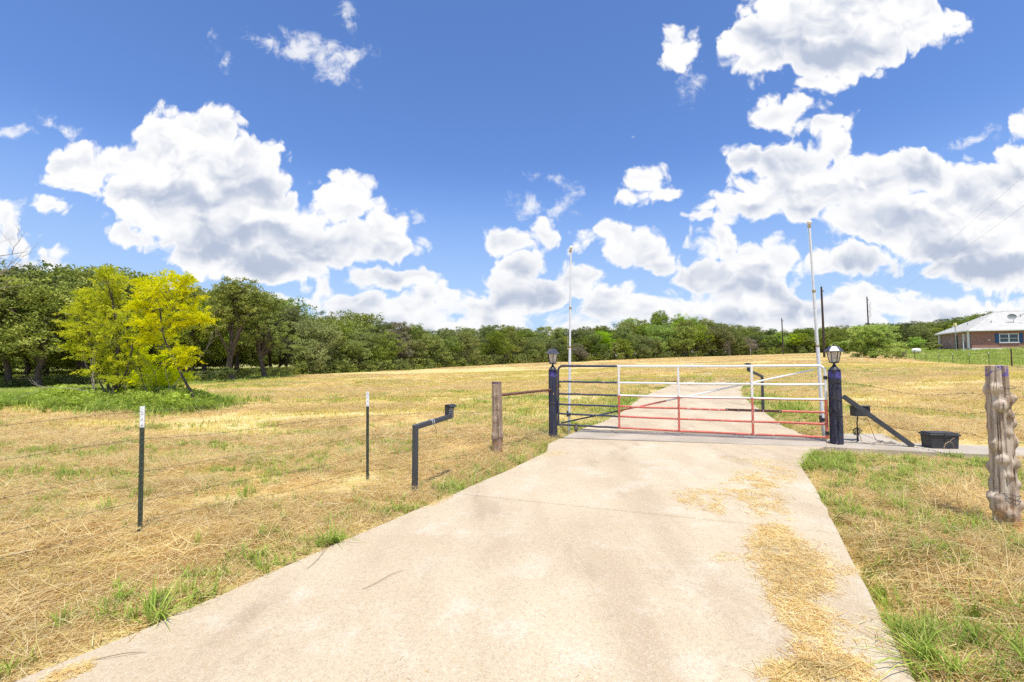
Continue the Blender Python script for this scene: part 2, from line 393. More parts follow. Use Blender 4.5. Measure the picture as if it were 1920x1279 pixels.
# ================================================================== materials
MATS = {}
def new_mat(name):
    m = bpy.data.materials.new(name); m.use_nodes = True; t = NT(m.node_tree); t.n.clear()
    out = t.n.new('ShaderNodeOutputMaterial'); b = t.n.new('ShaderNodeBsdfPrincipled'); t.l.new(b.outputs[0], out.inputs[0])
    t.out = out; t.b = b; MATS[name] = m; return m, t
def bump(t, h, strength=0.3, dist=0.01):
    n = t.n.new('ShaderNodeBump'); n.inputs['Strength'].default_value = strength; n.inputs['Distance'].default_value = dist
    t.l.new(h, n.inputs['Height']); t.l.new(n.outputs[0], t.b.inputs['Normal'])
def paint(name, col, rough=0.45, metal=0.0, wear=None, wear_amt=0.55, scale=9.0, var=0.12, bstr=0.15, spec=0.5):
    m, t = new_mat(name); co = t.coord('Object')
    n = t.noise(co, scale, 5, 0.6); base = t.mix(t.ramp(n, 0.3, 0.7), tuple(c*(1-var) for c in col), tuple(min(1, c*(1+var)) for c in col))
    if wear:
        n2 = t.noise(co, scale*2.3, 6, 0.7); base = t.mix(t.ramp(n2, wear_amt, wear_amt+0.07), base, wear)
    t.put(t.b, 'Base Color', base); t.b.inputs['Roughness'].default_value = rough; t.b.inputs['Metallic'].default_value = metal
    t.put(t.b, 'Roughness', t.ramp(n, 0.2, 0.8, rough*0.8, min(1, rough*1.25)))
    t.b.inputs['Specular IOR Level'].default_value = spec
    bump(t, t.noise(co, scale*6, 4, 0.6), bstr, 0.004); return m
M = {}
M['navy'] = paint('navy paint', (0.035, 0.042, 0.072), 0.40, wear=(0.22, 0.19, 0.18), wear_amt=0.58, scale=6)
M['white'] = paint('white paint', (0.78, 0.76, 0.72), 0.45, wear=(0.42, 0.31, 0.23), wear_amt=0.62, scale=6, var=.04)
M['red'] = paint('red paint', (0.56, 0.125, 0.085), 0.5, wear=(0.58, 0.34, 0.26), wear_amt=0.56, scale=6, var=.15)
M['rust'] = paint('rusty steel', (0.20, 0.085, 0.05), 0.75, wear=(0.10, 0.05, 0.035), wear_amt=0.5, scale=8, var=.3)
M['darkrust'] = paint('dark rusted bracket', (0.085, 0.03, 0.022), 0.7, scale=10, var=.4)
M['charcoal'] = paint('charcoal tube paint', (0.055, 0.058, 0.066), 0.5, wear=(0.16, 0.11, 0.09), wear_amt=0.64, scale=7)
M['black'] = paint('black enamel', (0.022, 0.022, 0.026), 0.4, scale=12, var=.2)
M['plastic'] = paint('black plastic', (0.035, 0.036, 0.04), 0.55, wear=(0.10,0.09,0.08), wear_amt=0.62, scale=5)
M['rubber'] = paint('rubber', (0.13, 0.10, 0.085), 0.8)
M['rim'] = paint('dusty wheel rim', (0.42, 0.36, 0.31), 0.6)
M['steel'] = paint('galvanised steel', (0.55, 0.56, 0.57), 0.42, metal=0.6, scale=14, var=.15)
M['pole'] = paint('white enamelled pole', (0.70, 0.71, 0.72), 0.35, wear=(0.42, 0.42, 0.42), wear_amt=0.66, scale=5, var=.05)
M['ballw'] = paint('ball finial enamel', (0.80, 0.78, 0.70), 0.3, var=.05)
M['brass'] = paint('dull brass', (0.50, 0.36, 0.16), 0.45, metal=0.7)
M['tgreen'] = paint('green t post paint', (0.045, 0.058, 0.04), 0.5, wear=(0.10, 0.07, 0.045), wear_amt=0.6, scale=14, var=.3)
M['twhite'] = paint('white post tip paint', (0.78, 0.79, 0.80), 0.5, wear=(0.22, 0.24, 0.23), wear_amt=0.6, scale=22, var=.05)
M['wire'] = paint('weathered fence wire', (0.10, 0.085, 0.075), 0.6, metal=0.3)
M['cable'] = paint('black cable', (0.02, 0.02, 0.022), 0.5)
M['buff'] = paint('buff cable', (0.40, 0.27, 0.15), 0.6)
M['creosote'] = paint('creosoted pole timber', (0.055, 0.032, 0.024), 0.8, scale=4, var=.3)
M['stem'] = paint('dry stem', (0.20, 0.12, 0.06), 0.8)
M['solar'] = paint('solar panel', (0.10, 0.11, 0.14), 0.12, spec=0.9)
M['lamproof'] = paint('lantern roof metal', (0.16, 0.155, 0.16), 0.28, metal=0.7)
M['button'] = paint('keypad button', (0.36, 0.37, 0.39), 0.4)
M['whitep'] = paint('white enamel tank', (0.86, 0.86, 0.87), 0.35, var=.03)
M['trim'] = paint('white house trim', (0.78, 0.78, 0.76), 0.5, var=.04)
M['blue'] = paint('blue shutter paint', (0.025, 0.09, 0.22), 0.5)
M['hvac'] = paint('grey metal housing', (0.30, 0.31, 0.32), 0.5)
M['yellowp'] = paint('yellow cap', (0.75, 0.66, 0.30), 0.5)
m, t = new_mat('frosted lantern glass'); M['glass'] = m
t.b.inputs['Base Color'].default_value = (0.62, 0.57, 0.50, 1); t.b.inputs['Roughness'].default_value = 0.25
t.put(t.b, 'Base Color', t.mix(t.ramp(t.noise(t.coord(), 18, 3), .35, .65), (0.70, 0.64, 0.55), (0.50, 0.43, 0.36)))
t.b.inputs['Subsurface Weight'].default_value = 0.0
m, t = new_mat('window glass'); M['wglass'] = m
t.b.inputs['Base Color'].default_value = (0.03, 0.05, 0.05, 1); t.b.inputs['Roughness'].default_value = 0.05; t.b.inputs['Specular IOR Level'].default_value = 0.8
def wood(name, lo, hi, dark, band=None, band_col=(0.13, 0.10, 0.42), red=None):
    m, t = new_mat(name); co = t.coord('Object')
    g = t.noise(t.vmath('MULTIPLY', co, (14, 14, 1.3)), 1.6, 6, 0.65)
    c = t.mix(t.ramp(g, 0.3, 0.7), lo, hi)
    g2 = t.noise(t.vmath('MULTIPLY', co, (40, 40, 1.6)), 1.0, 3, 0.6); c = t.mix(t.ramp(g2, 0.60, 0.70), c, dark)
    z = t.sep(co)[2]
    if red: c = t.mix(t.math('MULTIPLY', t.ramp(z, red[0], red[1], 1, 0), t.ramp(t.noise(co, 9, 3), .38, .55)), c, red[2])
    if band:
        nn = t.noise(co, 16, 4, .65); k = t.math('MULTIPLY', t.ramp(z, band[0], band[0]+0.02), t.ramp(nn, band[2], band[2]+.06))
        k = t.math('MULTIPLY', k, t.ramp(z, band[1], band[1]+.02, 1, 0)); c = t.mix(k, c, band_col)
    t.put(t.b, 'Base Color', c); t.b.inputs['Roughness'].default_value = 0.82; t.b.inputs['Specular IOR Level'].default_value = 0.25
    bump(t, t.math('ADD', g, g2), 0.7, 0.008); M[name] = m; return m

m, t = new_mat('concrete'); M['concrete'] = m
co = t.coord('Object')
a = t.noise(co, 0.55, 5, 0.55); b = t.noise(t.vmath('MULTIPLY', co, (1.0, 1.0, 1)), 2.3, 6, 0.65); c3 = t.noise(co, 38, 5, 0.75); c4 = t.noise(co, 150, 3, 0.7)
lane = t.noise(t.mapping(co, rot=(0, 0, R(-32)), scale=(2.2, 0.30, 1)), 0.9, 3, 0.5)
base = t.mix(t.ramp(a, 0.32, 0.68), (0.48, 0.380, 0.245), (0.565, 0.468, 0.318))
base = t.mix(t.math('MULTIPLY', t.ramp(lane, 0.45, 0.72), 0.5), base, (0.385, 0.29, 0.185))
base = t.mix(t.math('MULTIPLY', t.ramp(b, 0.50, 0.68), 0.5), base, (0.63, 0.56, 0.44))
base = t.mix(t.math('MULTIPLY', t.ramp(b, 0.44, 0.30), 0.45), base, (0.43, 0.33, 0.22))
base = t.mix(t.math('MULTIPLY', t.ramp(c3, 0.46, 0.62), 0.42), base, (0.36, 0.275, 0.18))
base = t.mix(t.math('MULTIPLY', t.ramp(c4, 0.54, 0.66), 0.45), base, (0.62, 0.55, 0.44))
stn = t.noise(t.mapping(co, rot=(0, 0, R(-34)), scale=(1.6, 0.55, 1)), 1.3, 6, 0.62)
base = t.mix(t.math('MULTIPLY', t.ramp(stn, 0.52, 0.72), 0.65), base, (0.33, 0.25, 0.165))
agg = t.voro(co, 170, 'F1', dim='2D', out='Color'); base = t.mix(t.math('MULTIPLY', t.ramp(t.sep(agg)[0], 0.80, 0.92), 0.35), base, (0.27, 0.215, 0.155))
base = t.mix(t.math('MULTIPLY', t.ramp(t.sep(agg)[1], 0.86, 0.95), 0.3), base, (0.74, 0.69, 0.60))
pit = t.voro(t.coord(), 9, 'F1', dim='3D'); base = t.mix(t.math('MULTIPLY', t.ramp(pit, 0.035, 0.02), 0.7), base, (0.20, 0.15, 0.11))
t.put(t.b, 'Base Color', base); t.b.inputs['Roughness'].default_value = 0.9; t.b.inputs['Specular IOR Level'].default_value = 0.25
bump(t, t.math('ADD', c3, t.math('MULTIPLY', c4, 0.5)), 0.45, 0.004)

m, t = new_mat('grey concrete'); M['gconcrete'] = m
co = t.coord('Object'); a = t.noise(co, 1.4, 6, 0.6); b = t.noise(co, 40, 4, .7)
base = t.mix(t.ramp(a, .3, .7), (0.36, 0.31, 0.24), (0.47, 0.41, 0.33)); base = t.mix(t.math('MULTIPLY', t.ramp(b, .5, .7), .35), base, (0.27, .235, .19))
t.put(t.b, 'Base Color', base); t.b.inputs['Roughness'].default_value = 0.92; t.b.inputs['Specular IOR Level'].default_value = 0.2; bump(t, b, .5, .006)

# soil and mown grass: straw tan, olive streaks between the windrows, green where 'green' says so
m, t = new_mat('field ground'); M['field'] = m
co = t.coord('Object')
st = t.noise(t.mapping(co, rot=(0, 0, R(-14)), scale=(0.16, 1.0, 1)), 0.55, 6, 0.62)
st2 = t.noise(t.mapping(co, rot=(0, 0, R(-14)), scale=(0.3, 1.0, 1)), 2.4, 5, 0.65)
big = t.noise(co, 0.10, 5, 0.6); fine = t.noise(co, 26, 5, 0.75); mid = t.noise(co, 3.1, 5, 0.68)
c = t.mix(t.ramp(mid, 0.34, 0.66), (0.56, 0.43, 0.165), (0.72, 0.58, 0.28))
c = t.mix(t.math('MULTIPLY', t.ramp(st, 0.44, 0.60), 0.75), c, (0.63, 0.48, 0.225))
c = t.mix(t.math('MULTIPLY', t.ramp(st2, 0.52, 0.66), 0.6), c, (0.42, 0.36, 0.07))
c = t.mix(t.math('MULTIPLY', t.ramp(big, 0.5, 0.66), 0.6), c, (0.38, 0.34, 0.065))
c = t.mix(t.math('MULTIPLY', t.ramp(fine, 0.50, 0.68), 0.40), c, (0.38, 0.27, 0.10))
gr = t.attr('green'); c = t.mix(t.math('MULTIPLY', gr, t.ramp(t.math('ADD', mid, t.math('MULTIPLY', gr, .25)), .36, .56)), c, t.mix(fine, (0.17, 0.19, 0.04), (0.36, 0.35, 0.12)))
sh = t.attr('bare'); c = t.mix(sh, c, t.mix(mid, (0.24, 0.17, 0.10), (0.38, 0.29, 0.19)))
tr = t.attr('track'); c = t.mix(t.math('MULTIPLY', tr, t.ramp(fine, .25, .5)), c, (0.60, 0.50, 0.38))
t.put(t.b, 'Base Color', c); t.b.inputs['Roughness'].default_value = 0.95; t.b.inputs['Specular IOR Level'].default_value = 0.1
bump(t, t.math('ADD', fine, t.math('MULTIPLY', mid, 1.5)), 0.6, 0.03)

def blade_mat(name, stops, trans=0.35):
    """thin blades: colour from a per-blade number, a share of the light passing through"""
    m, t = new_mat(name); v = t.attr('var'); r = t.n.new('ShaderNodeValToRGB'); t.l.new(v, r.inputs[0])
    e = r.color_ramp.elements
    while len(e) < len(stops): e.new(0.5)
    for el, (p, c) in zip(e, stops): el.position = p; el.color = (*c, 1)
    oi = t.n.new('ShaderNodeObjectInfo'); k = t.ramp(oi.outputs['Random'], 0, 1, 0.82, 1.15)
    col = t.vmath('SCALE', r.outputs[0], scale=k)
    t.put(t.b, 'Base Color', col); t.b.inputs['Roughness'].default_value = 0.65; t.b.inputs['Specular IOR Level'].default_value = 0.25
    tl = t.n.new('ShaderNodeBsdfTranslucent'); t.l.new(col, tl.inputs[0]); mx = t.n.new('ShaderNodeMixShader'); mx.inputs[0].default_value = trans
    t.l.new(t.b.outputs[0], mx.inputs[1]); t.l.new(tl.outputs[0], mx.inputs[2]); t.l.new(mx.outputs[0], t.out.inputs[0]); M[name] = m; return m
blade_mat('straw', [(0, (0.36, 0.18, 0.05)), (.2, (0.62, 0.40, 0.14)), (.5, (0.80, 0.63, 0.29)), (.8, (0.88, 0.77, 0.48)), (1, (0.70, 0.60, 0.20))], 0.45)
blade_mat('stubble', [(0, (0.60, 0.43, 0.16)), (.35, (0.72, 0.59, 0.21)), (.7, (0.62, 0.56, 0.13)), (1, (0.42, 0.46, 0.09))], 0.45)
blade_mat('green grass', [(0, (0.18, 0.27, 0.035)), (.45, (0.33, 0.45, 0.065)), (.8, (0.52, 0.58, 0.13)), (1, (0.70, 0.62, 0.26))], 0.4)
blade_mat('weed leaf', [(0, (0.32, 0.42, 0.04)), (.5, (0.54, 0.64, 0.09)), (1, (0.76, 0.78, 0.28))], 0.5)
def bark(name, lo, hi):
    m, t = new_mat(name); co = t.coord('Object'); g = t.noise(t.vmath('MULTIPLY', co, (9, 9, 2)), 1.6, 5, .65)
    t.put(t.b, 'Base Color', t.mix(t.ramp(g, .35, .65), lo, hi)); t.b.inputs['Roughness'].default_value = .9; t.b.inputs['Specular IOR Level'].default_value = .15
    bump(t, g, .8, .02); M[name] = m
bark('bark', (0.055, 0.042, 0.032), (0.15, 0.12, 0.095)); bark('pale bark', (0.22, 0.19, 0.155), (0.42, 0.37, 0.31))

# ================================================================== terrain sheet
def axis(lo, mid_lo, mid_hi, hi, step, grow):
    a = list(np.arange(mid_lo, mid_hi, step)); s_ = step; v = a[-1]
    while v < hi: s_ *= grow; v += s_; a.append(v)
    s_ = step; v = a[0]
    while v > lo: s_ *= grow; v -= s_; a.insert(0, v)
    return np.array(a)
gx = axis(-2500, -9, 12, 2500, 0.16, 1.055); gy = axis(-1200, 1.2, 21, 2500, 0.16, 1.05)
X, Y = np.meshgrid(gx, gy); Z = ground(X.ravel(), Y.ravel()).reshape(X.shape)
nx, ny = len(gx), len(gy); i0 = (np.arange(ny-1)[:, None]*nx + np.arange(nx-1)).ravel()
faces = np.stack([i0, i0+1, i0+1+nx, i0+nx], 1)
field = quads_mesh('ground', np.stack([X, Y, Z], -1).reshape(-1, 3), faces=faces, mats=[M['field']]); tag(field, kind='structure')
field.data.polygons.foreach_set('use_smooth', [True]*len(field.data.polygons))
xf, yf = X.ravel(), Y.ravel()
def green_amount(x, y):
    """how green the ground cover is: along the slab, in scattered patches, beyond the far fence and under the trees"""
    d = dist_poly(DRIVE, x, y); ins = inside(DRIVE, x, y)
    g = np.clip(1.25-d/0.62, 0, 1)*(vn2(x, y, 0.5, 3) > 0.38)
    g = np.maximum(g, np.clip(1-d/1.9, 0, 1)*(y > 9)*(y < 19)*1.0)
    g = np.maximum(g, (x > 2)*(y < 7.4)*np.clip((vn2(x+5, y, 0.8, 3)-.36)*5, 0, .9))
    g = np.maximum(g, np.clip((vn3(x, y, 1.6, 3)-.62)*5, 0, .5)*(y < 14))
    g = np.maximum(g, np.clip((vn3(x, y, 7, 3)-.58)*4, 0, .3))
    # shade meadow below the wood, and the neighbour's meadow beyond the wire fence on the right
    px = 960+F*x/np.maximum(y, .1)
    edge = np.interp(px, [-200,130,300,440,520,600,740,900,1090,1300,1460,1640,1760,1950], [36,40,41,42,46,52,60,72,85,98,101,100,104,112])
    lead = np.interp(px, [0,400,520,700,900], [10,6,5,3,2])
    g = np.maximum(g, np.clip((y-edge+lead)/2, 0, 1)*.8*(y > 20))
    fx = np.interp(y, [0,29,34,39.5,45,51,57,63.5,75,110], [10,31.8,35.7,39.7,43.6,47.9,51.9,55.1,61.7,81])
    g = np.maximum(g, np.clip((x-fx)/.6, 0, 1)*(y > 18))
    return np.where(ins, 0, g)
gmask = green_amount(xf, yf)*np.clip(.35+(yf-7)/6, .35, 1)
bare = ((xf > 3)*np.exp(-(((xf-6.1)/1.5)**2+((yf-6.55)/0.45)**2)) + 0.8*np.exp(-(((xf+4.4)/1.2)**2+((yf-3.7)/.6)**2))*(vn1(xf, yf, .5, 3) > .45)).clip(0, 1)
p1, p2 = [slab_px(1318, 716), slab_px(1366, 716)], None
def track_mask(x, y):
    k = np.zeros(x.shape)
    for pts in ([(1296,718),(1312,706),(1330,697),(1330,690),(1300,683),(1270,678)], [(1362,722),(1356,706),(1356,697),(1345,690),(1312,683),(1285,678)]):
        W_ = [ghit(*p) for p in pts]
        for a_, b_ in zip(W_[:-1], W_[1:]):
            ax, ay, bx, by = a_.x, a_.y, b_.x, b_.y; L = (bx-ax)**2+(by-ay)**2
            t_ = np.clip(((x-ax)*(bx-ax)+(y-ay)*(by-ay))/L, 0, 1); d = np.hypot(x-ax-t_*(bx-ax), y-ay-t_*(by-ay))
            k = np.maximum(k, np.clip(1.35-d/0.55, 0, 1)*(0.95 if y is None else 1))
    return k
trk = track_mask(xf, yf)*np.clip(1.15-(yf-24)/45, 0.25, 1)
for nm, arr in (('green', gmask), ('bare', bare), ('track', trk)):
    a_ = field.data.attributes.new(nm, 'FLOAT', 'POINT'); a_.data.foreach_set('value', arr.astype(np.float32))

# ================================================================== drive slabs
def prism(name, outline, ztop, thick, mat, parent=None, inset=0.012):
    """a slab from an outline: top with a small chamfer and real sides"""
    P = np.array(outline); n = len(P)
    area = 0.5*np.sum(P[:,0]*np.roll(P[:,1],-1)-np.roll(P[:,0],-1)*P[:,1])
    if area < 0: P = P[::-1]
    nrm = []
    for i in range(n):
        a = P[i]-P[i-1]; b = P[(i+1) % n]-P[i]; a = a/np.linalg.norm(a); b = b/np.linalg.norm(b)
        k = np.array([-(a[1]+b[1]), a[0]+b[0]]); k = k/(np.linalg.norm(k)+1e-9); nrm.append(k)
    inn = P + np.array(nrm)*inset
    zt = lambda q: np.array([ztop(x, y) for x, y in q])
    V = np.r_[np.c_[inn, zt(inn)], np.c_[P, zt(P)-inset*.8], np.c_[P, zt(P)-thick]]
    fs = [tuple(range(n))]
    for r in (0, 1):
        for i in range(n):
            j = (i+1) % n; fs.append((r*n+i, (r+1)*n+i, (r+1)*n+j, r*n+j))
    fs.append(tuple(2*n+i for i in range(n-1, -1, -1)))
    b = MB(); b.add(V, fs); return b.build(name, mat, parent)
def smooth_line(pts, n=6, wob=0.006, seed=0):
    r = np.random.default_rng(seed); out = []
    for a, b in zip(pts[:-1], pts[1:]):
        for i in range(n):
            t_ = i/n; out.append((a[0]+(b[0]-a[0])*t_+r.normal(0, wob), a[1]+(b[1]-a[1])*t_+r.normal(0, wob)))
    out.append(pts[-1]); return out
drive = empty('driveway', (0, 0, 0)); tag(drive, kind='structure')
def split_poly(poly, a, b, gap=0.012):
    """cuts a polygon along the line a-b; returns the part on each side, the joint between them left open"""
    a = np.array(a); b = np.array(b); d = (b-a)/np.linalg.norm(b-a); nrm = np.array([-d[1], d[0]]); out = []
    for sgn in (1, -1):
        res = []; n = len(poly)
        f = [sgn*((np.array(p)-a)@nrm) - gap for p in poly]
        for i in range(n):
            j = (i+1) % n; p, q = np.array(poly[i]), np.array(poly[j])
            if f[i] >= 0: res.append(tuple(p))
            if (f[i] >= 0) != (f[j] >= 0): t_ = f[i]/(f[i]-f[j]); res.append(tuple(p+(q-p)*t_))
        out.append(res)
    return out
near = smooth_line(LEFT_EDGE, 5, .005, 1) + smooth_line([slab_px(1026,844), slab_px(1028,832)], 2, 0) + [slab_px(1050,822)] + [slab_px(1545,838)] + smooth_line([slab_px(1528,842)] + RIGHT_EDGE[::-1], 5, .006, 2)
s1, s2 = split_poly(near, slab_px(940, 934), slab_px(1404, 982))
prism('slab', s1, slab_z, 0.16, M['concrete'], drive); prism('slab', s2, slab_z, 0.16, M['concrete'], drive)
strip = [slab_px(1050,820.5), slab_px(1030,829), slab_px(1090,804.5), slab_px(1300,806), slab_px(1510,815), slab_px(1552,822), slab_px(1552,836.5)]
strip = [slab_px(1056,819), slab_px(1088,805.5), slab_px(1520,818.5), slab_px(1550,824), slab_px(1548,836.8)]
prism('footing_strip', strip, lambda x, y: slab_z(x, y)-0.004, 0.2, M['gconcrete'], drive)
fr = [(p[0], p[1]) for p in FAR_RIGHT[1:]]
far = [slab_px(1091,804)] + smooth_line(FAR_LEFT[2:], 4, .01, 3) + smooth_line(fr[::-1], 4, .015, 4) + [slab_px(1519,817)]
s3, s4 = split_poly(far, slab_px(1150, 765), slab_px(1500, 778)); 
prism('slab', s3, slab_z, 0.16, M['concrete'], drive); prism('slab', s4, slab_z, 0.16, M['concrete'], drive)
# the kerb-like footing running right from the gate post, and the pad behind it
LZ = 0.17
lp = lambda px, py: tuple(on_plane(px, py, LZ, 0, 0))[:2]
kerb = empty('fence_footing', (0, 0, 0)); tag(kerb, kind='structure')
K = [lp(1531,836), lp(1634,841), lp(1718,845), lp(1857,851), lp(1990,856), lp(2300,866), lp(2300,850), lp(1990,841), lp(1857,836), lp(1688,829.5), lp(1655,813), lp(1583,813), lp(1552,823)]
KERB = K
prism('kerb', smooth_line(K+[K[0]], 4, .003, 5)[:-1], lambda x, y: LZ, 0.22, M['gconcrete'], kerb, inset=0.015)

# ================================================================== gate
G0 = at(1047, 796, 9.95); G1 = at(1551, 820, 8.15)          # bottom corners: latch end, hinge end
gdir = Vector((G1.x-G0.x, G1.y-G0.y, 0)); GL = gdir.length; gdir.normalize(); gn = Vector((-gdir.y, gdir.x, 0))
gate_root = empty('pipe_gate', (G0.x, G0.y, gz(G0.x, G0.y)))
tag(gate_root, 'long tubular farm gate painted navy, white and red across the concrete drive', 'gate')
def gpt(s, h, off=0.0):                                     # s from 0 at the latch end to 1 at the hinges, h height on the gate
    z0 = G0.z + (G1.z-G0.z)*s
    p = Vector((G0.x, G0.y, 0)) + gdir*(GL*s) + gn*off; return Vector((p.x, p.y, z0+h)) - gate_root.location
GH = 1.27
def top_h(s): return GH
def sx(px):                                                 # gate fraction seen in a pixel column
    lo, hi = 0.0, 1.0
    for _ in range(30):
        m = (lo+hi)/2; p = Vector((G0.x, G0.y, 0)) + gdir*(GL*m)
        if 960+F*p.x/p.y < px: lo = m
        else: hi = m
    return lo
RH = [0.0, 0.235, 0.44, 0.665, 0.93, GH]
RAD = 0.0235
s_navy = sx(1157)
def pipe(name, pts, rad, mat, n=12): return MB().tube(pts, rad, n, 0).build(name, mat, gate_root, True)
def sag(s): return -0.012*math.sin(math.pi*s)
cr = 0.11/GL
arcL = [gpt(cr*(1-math.cos(a)), GH-0.11*(1-math.sin(a))) for a in np.linspace(0, math.pi/2, 7)]
arcR = [gpt(1-cr*(1-math.cos(a)), GH-0.11*(1-math.sin(a))) for a in np.linspace(math.pi/2, 0, 7)]
pipe('end_frame', [gpt(0, -0.02), gpt(0, 0.5)] + arcL + [gpt(s_navy*0.6, GH+sag(s_navy*.6)), gpt(s_navy, GH+sag(s_navy))], RAD, M['navy'])
pipe('top_rail', [gpt(s_navy, GH+sag(s_navy)), gpt(.4, GH+sag(.4)), gpt(.7, GH+sag(.7))] + arcR + [gpt(1, .9), gpt(1, RH[3])], RAD, M['white'])
pipe('end_upright', [gpt(1, RH[3]), gpt(1, .3), gpt(1, -0.02)], RAD, M['red'])
for i, h in enumerate(RH[:-1]):
    mt = M['white'] if i >= 4 else M['red']
    pts = lambda a, b: [gpt(a+(b-a)*k/6, h+sag(a+(b-a)*k/6)+0.004*math.sin(9*k+i)) for k in range(7)]
    pipe('rail', pts(0.004, s_navy), RAD*.86, M['navy'])
    if i == 3:   # the white rail keeps a red underside
        mm = MB(); mm.tube(pts(s_navy, 1-.004), RAD*.92, 12, 0); b_ = mm
        V = b_.v[0]; b_.m = []
        for fc in b_.f:
            if len(fc) != 4: b_.m.append(0); continue
            zc = V[list(fc)][:, 2].mean(); ring = V[(fc[0]//12)*12:(fc[0]//12)*12+12][:, 2].mean(); b_.m.append(1 if zc < ring-0.004 else 0)
        b_.build('rail', [M['white'], M['red']], gate_root, True)
    else: pipe('rail', pts(s_navy, 1-.004), RAD*.86, mt)
def upright(s, lean, segs):
    rot = np.array([[gdir.x, gn.x, 0], [gdir.y, gn.y, 0], [0, 0, 1]])
    for (h0, h1, mt) in segs:
        c = gpt(s, (h0+h1)/2, -0.026); b = MB(); b.box(c, (0.040, 0.022, h1-h0), rot, bevel=.004)
        b.build('upright', mt, gate_root)
    for h in RH:
        pass
for px in (1160, 1271, 1408):
    s_ = sx(px); blue = px == 1160
    upright(s_, 0, [(-0.02, RH[3]-.003, M['red']), (RH[3], GH, M['white'])])
brace = [gpt(0.01, 0.03, .03), gpt(.97, GH-.07, .03)]
def cut(a, b): return [brace[0].lerp(brace[1], a), brace[0].lerp(brace[1], (a+b)/2), brace[0].lerp(brace[1], b)]
for a, b, mt in ((0, s_navy, 'navy'), (s_navy, .46, 'red'), (.46, 1, 'white')):
    pipe('brace', cut(a, b), .0165, M[mt])
# rusty splice with bolts on the fourth rail
sa, sb = sx(1358), sx(1462); rot = np.array([[gdir.x, gn.x, 0], [gdir.y, gn.y, 0], [0, 0, 1]])
b = MB(); b.box(gpt((sa+sb)/2, RH[2]+0.004+sag(.7), -.028), (GL*(sb-sa), 0.012, 0.045), rot, bevel=.002); spl = b.build('splice_bar', M['darkrust'], gate_root)
for k in (0.03, .24, .52, .68, .97):
    s_ = sa+(sb-sa)*k; c = gpt(s_, RH[2]+.004+sag(.7), -.034); MB().tube([c, c-gn*0.012], .010, 6).build('bolt', M['steel'], spl)
# wheel
sw = sx(1079); wc = gpt(sw, 0.0, -.0); wz = 0.0
wheel_c = Vector((wc.x, wc.y, slab_z(wc.x+gate_root.location.x, wc.y+gate_root.location.y)+.07-gate_root.location.z))
ax = (gdir*0.55+gn*0.835).normalized(); ax = gdir.lerp(gn, .4).normalized()
wb = MB(); prof = [(.045, -.02), (.064, -.019), (.068, -.010), (.068, .010), (.064, .019), (.045, .02)]
q = Vector((0, 0, 1)).rotation_difference(ax).to_matrix()
wb.lathe(prof, 20); wb.v = [np.array([tuple(q @ Vector(v)) for v in wb.v[0]]) + np.array(tuple(wheel_c))]
wh = wb.build('wheel', M['rubber'], gate_root, True)
hb = MB(); hb.lathe([(.012, -.026), (.04, -.022), (.044, 0), (.04, .022), (.012, .026)], 16); hb.v = [np.array([tuple(q @ Vector(v)) for v in hb.v[0]]) + np.array(tuple(wheel_c))]
hb.build('rim', M['rim'], wh, True)
fb = MB()
for s_ in (-1, 1): fb.tube([wheel_c+ax*.032*s_, wheel_c+ax*.032*s_+Vector((0,0,.08))], .008, 6)
fb.tube([wheel_c+Vector((0,0,.07)), wheel_c+Vector((0,0,.11))], .014, 8); fb.build('wheel_bracket', M['darkrust'], wh, True)
# hinges, chain, padlock, latch plate
for h in (1.055, .075):
    b = MB(); a0 = gpt(1, h); a1 = gpt(1, h)+gdir*0.17
    b.tube([a0+Vector((0,0,-.03)), a0+Vector((0,0,.03))], .030, 10); b.tube([a0+gdir*.02, a1], .010, 8); b.tube([a0+gdir*.06+Vector((0,0,-.035)), a0+gdir*.06+Vector((0,0,.03))], .014, 8)
    b.build('hinge', M['black'], gate_root, True)
def chain(path, link_len=.034, rad=.0042):
    b = MB(); L = 0; P = [Vector(p) for p in path]; k = 0
    for a, c in zip(P[:-1], P[1:]):
        d = (c-a); n = max(1, int(d.length/(link_len*.8))); dn = d.normalized(); s1_ = dn.cross(Vector((0,0,1))); s1_ = s1_.normalized() if s1_.length > .1 else Vector((1,0,0)); s2_ = dn.cross(s1_)
        for i in range(n):
            ctr = a+d*((i+.5)/n); s_ = s1_ if k % 2 else s2_; k += 1
            b.tube([ctr + dn*(link_len/2*math.cos(t_)) + s_*(.011*math.sin(t_)) for t_ in np.linspace(0, 2*math.pi, 9)], rad, 5, caps=False)
    return b
g = gpt
chain([g(0,.86,-.03)+gdir*.05, g(0,.84,-.035), g(0,.80,-.03)-gdir*.06, g(0,.74,-.06)-gdir*.12, g(0,.70,-.10)-gdir*.20, g(0,.70,-.06)-gdir*.26]).build('chain', M['rust'], gate_root, True)
chain([g(0,.84,-.03)+gdir*.06, g(0,.90,-.02)+gdir*.02, g(0,.86,.02)-gdir*.02, g(0,.80,.02)+gdir*.05]).build('chain', M['black'], gate_root, True)
b = MB(); c = g(0,.66,-.07)-gdir*.10; b.box(c, (.045,.022,.045), rot, bevel=.005); b.tube([c+gdir*.014+Vector((0,0,.02)), c+gdir*.014+Vector((0,0,.05)), c+Vector((0,0,.062)), c-gdir*.014+Vector((0,0,.05)), c-gdir*.014+Vector((0,0,.02))], .004, 6)
b.build('padlock', M['brass'], gate_root)
b = MB(); b.box(g(-.013, .37, .05), (.10, .012, .29), rot, bevel=.003); b.build('latch_plate', M['charcoal'], gate_root)

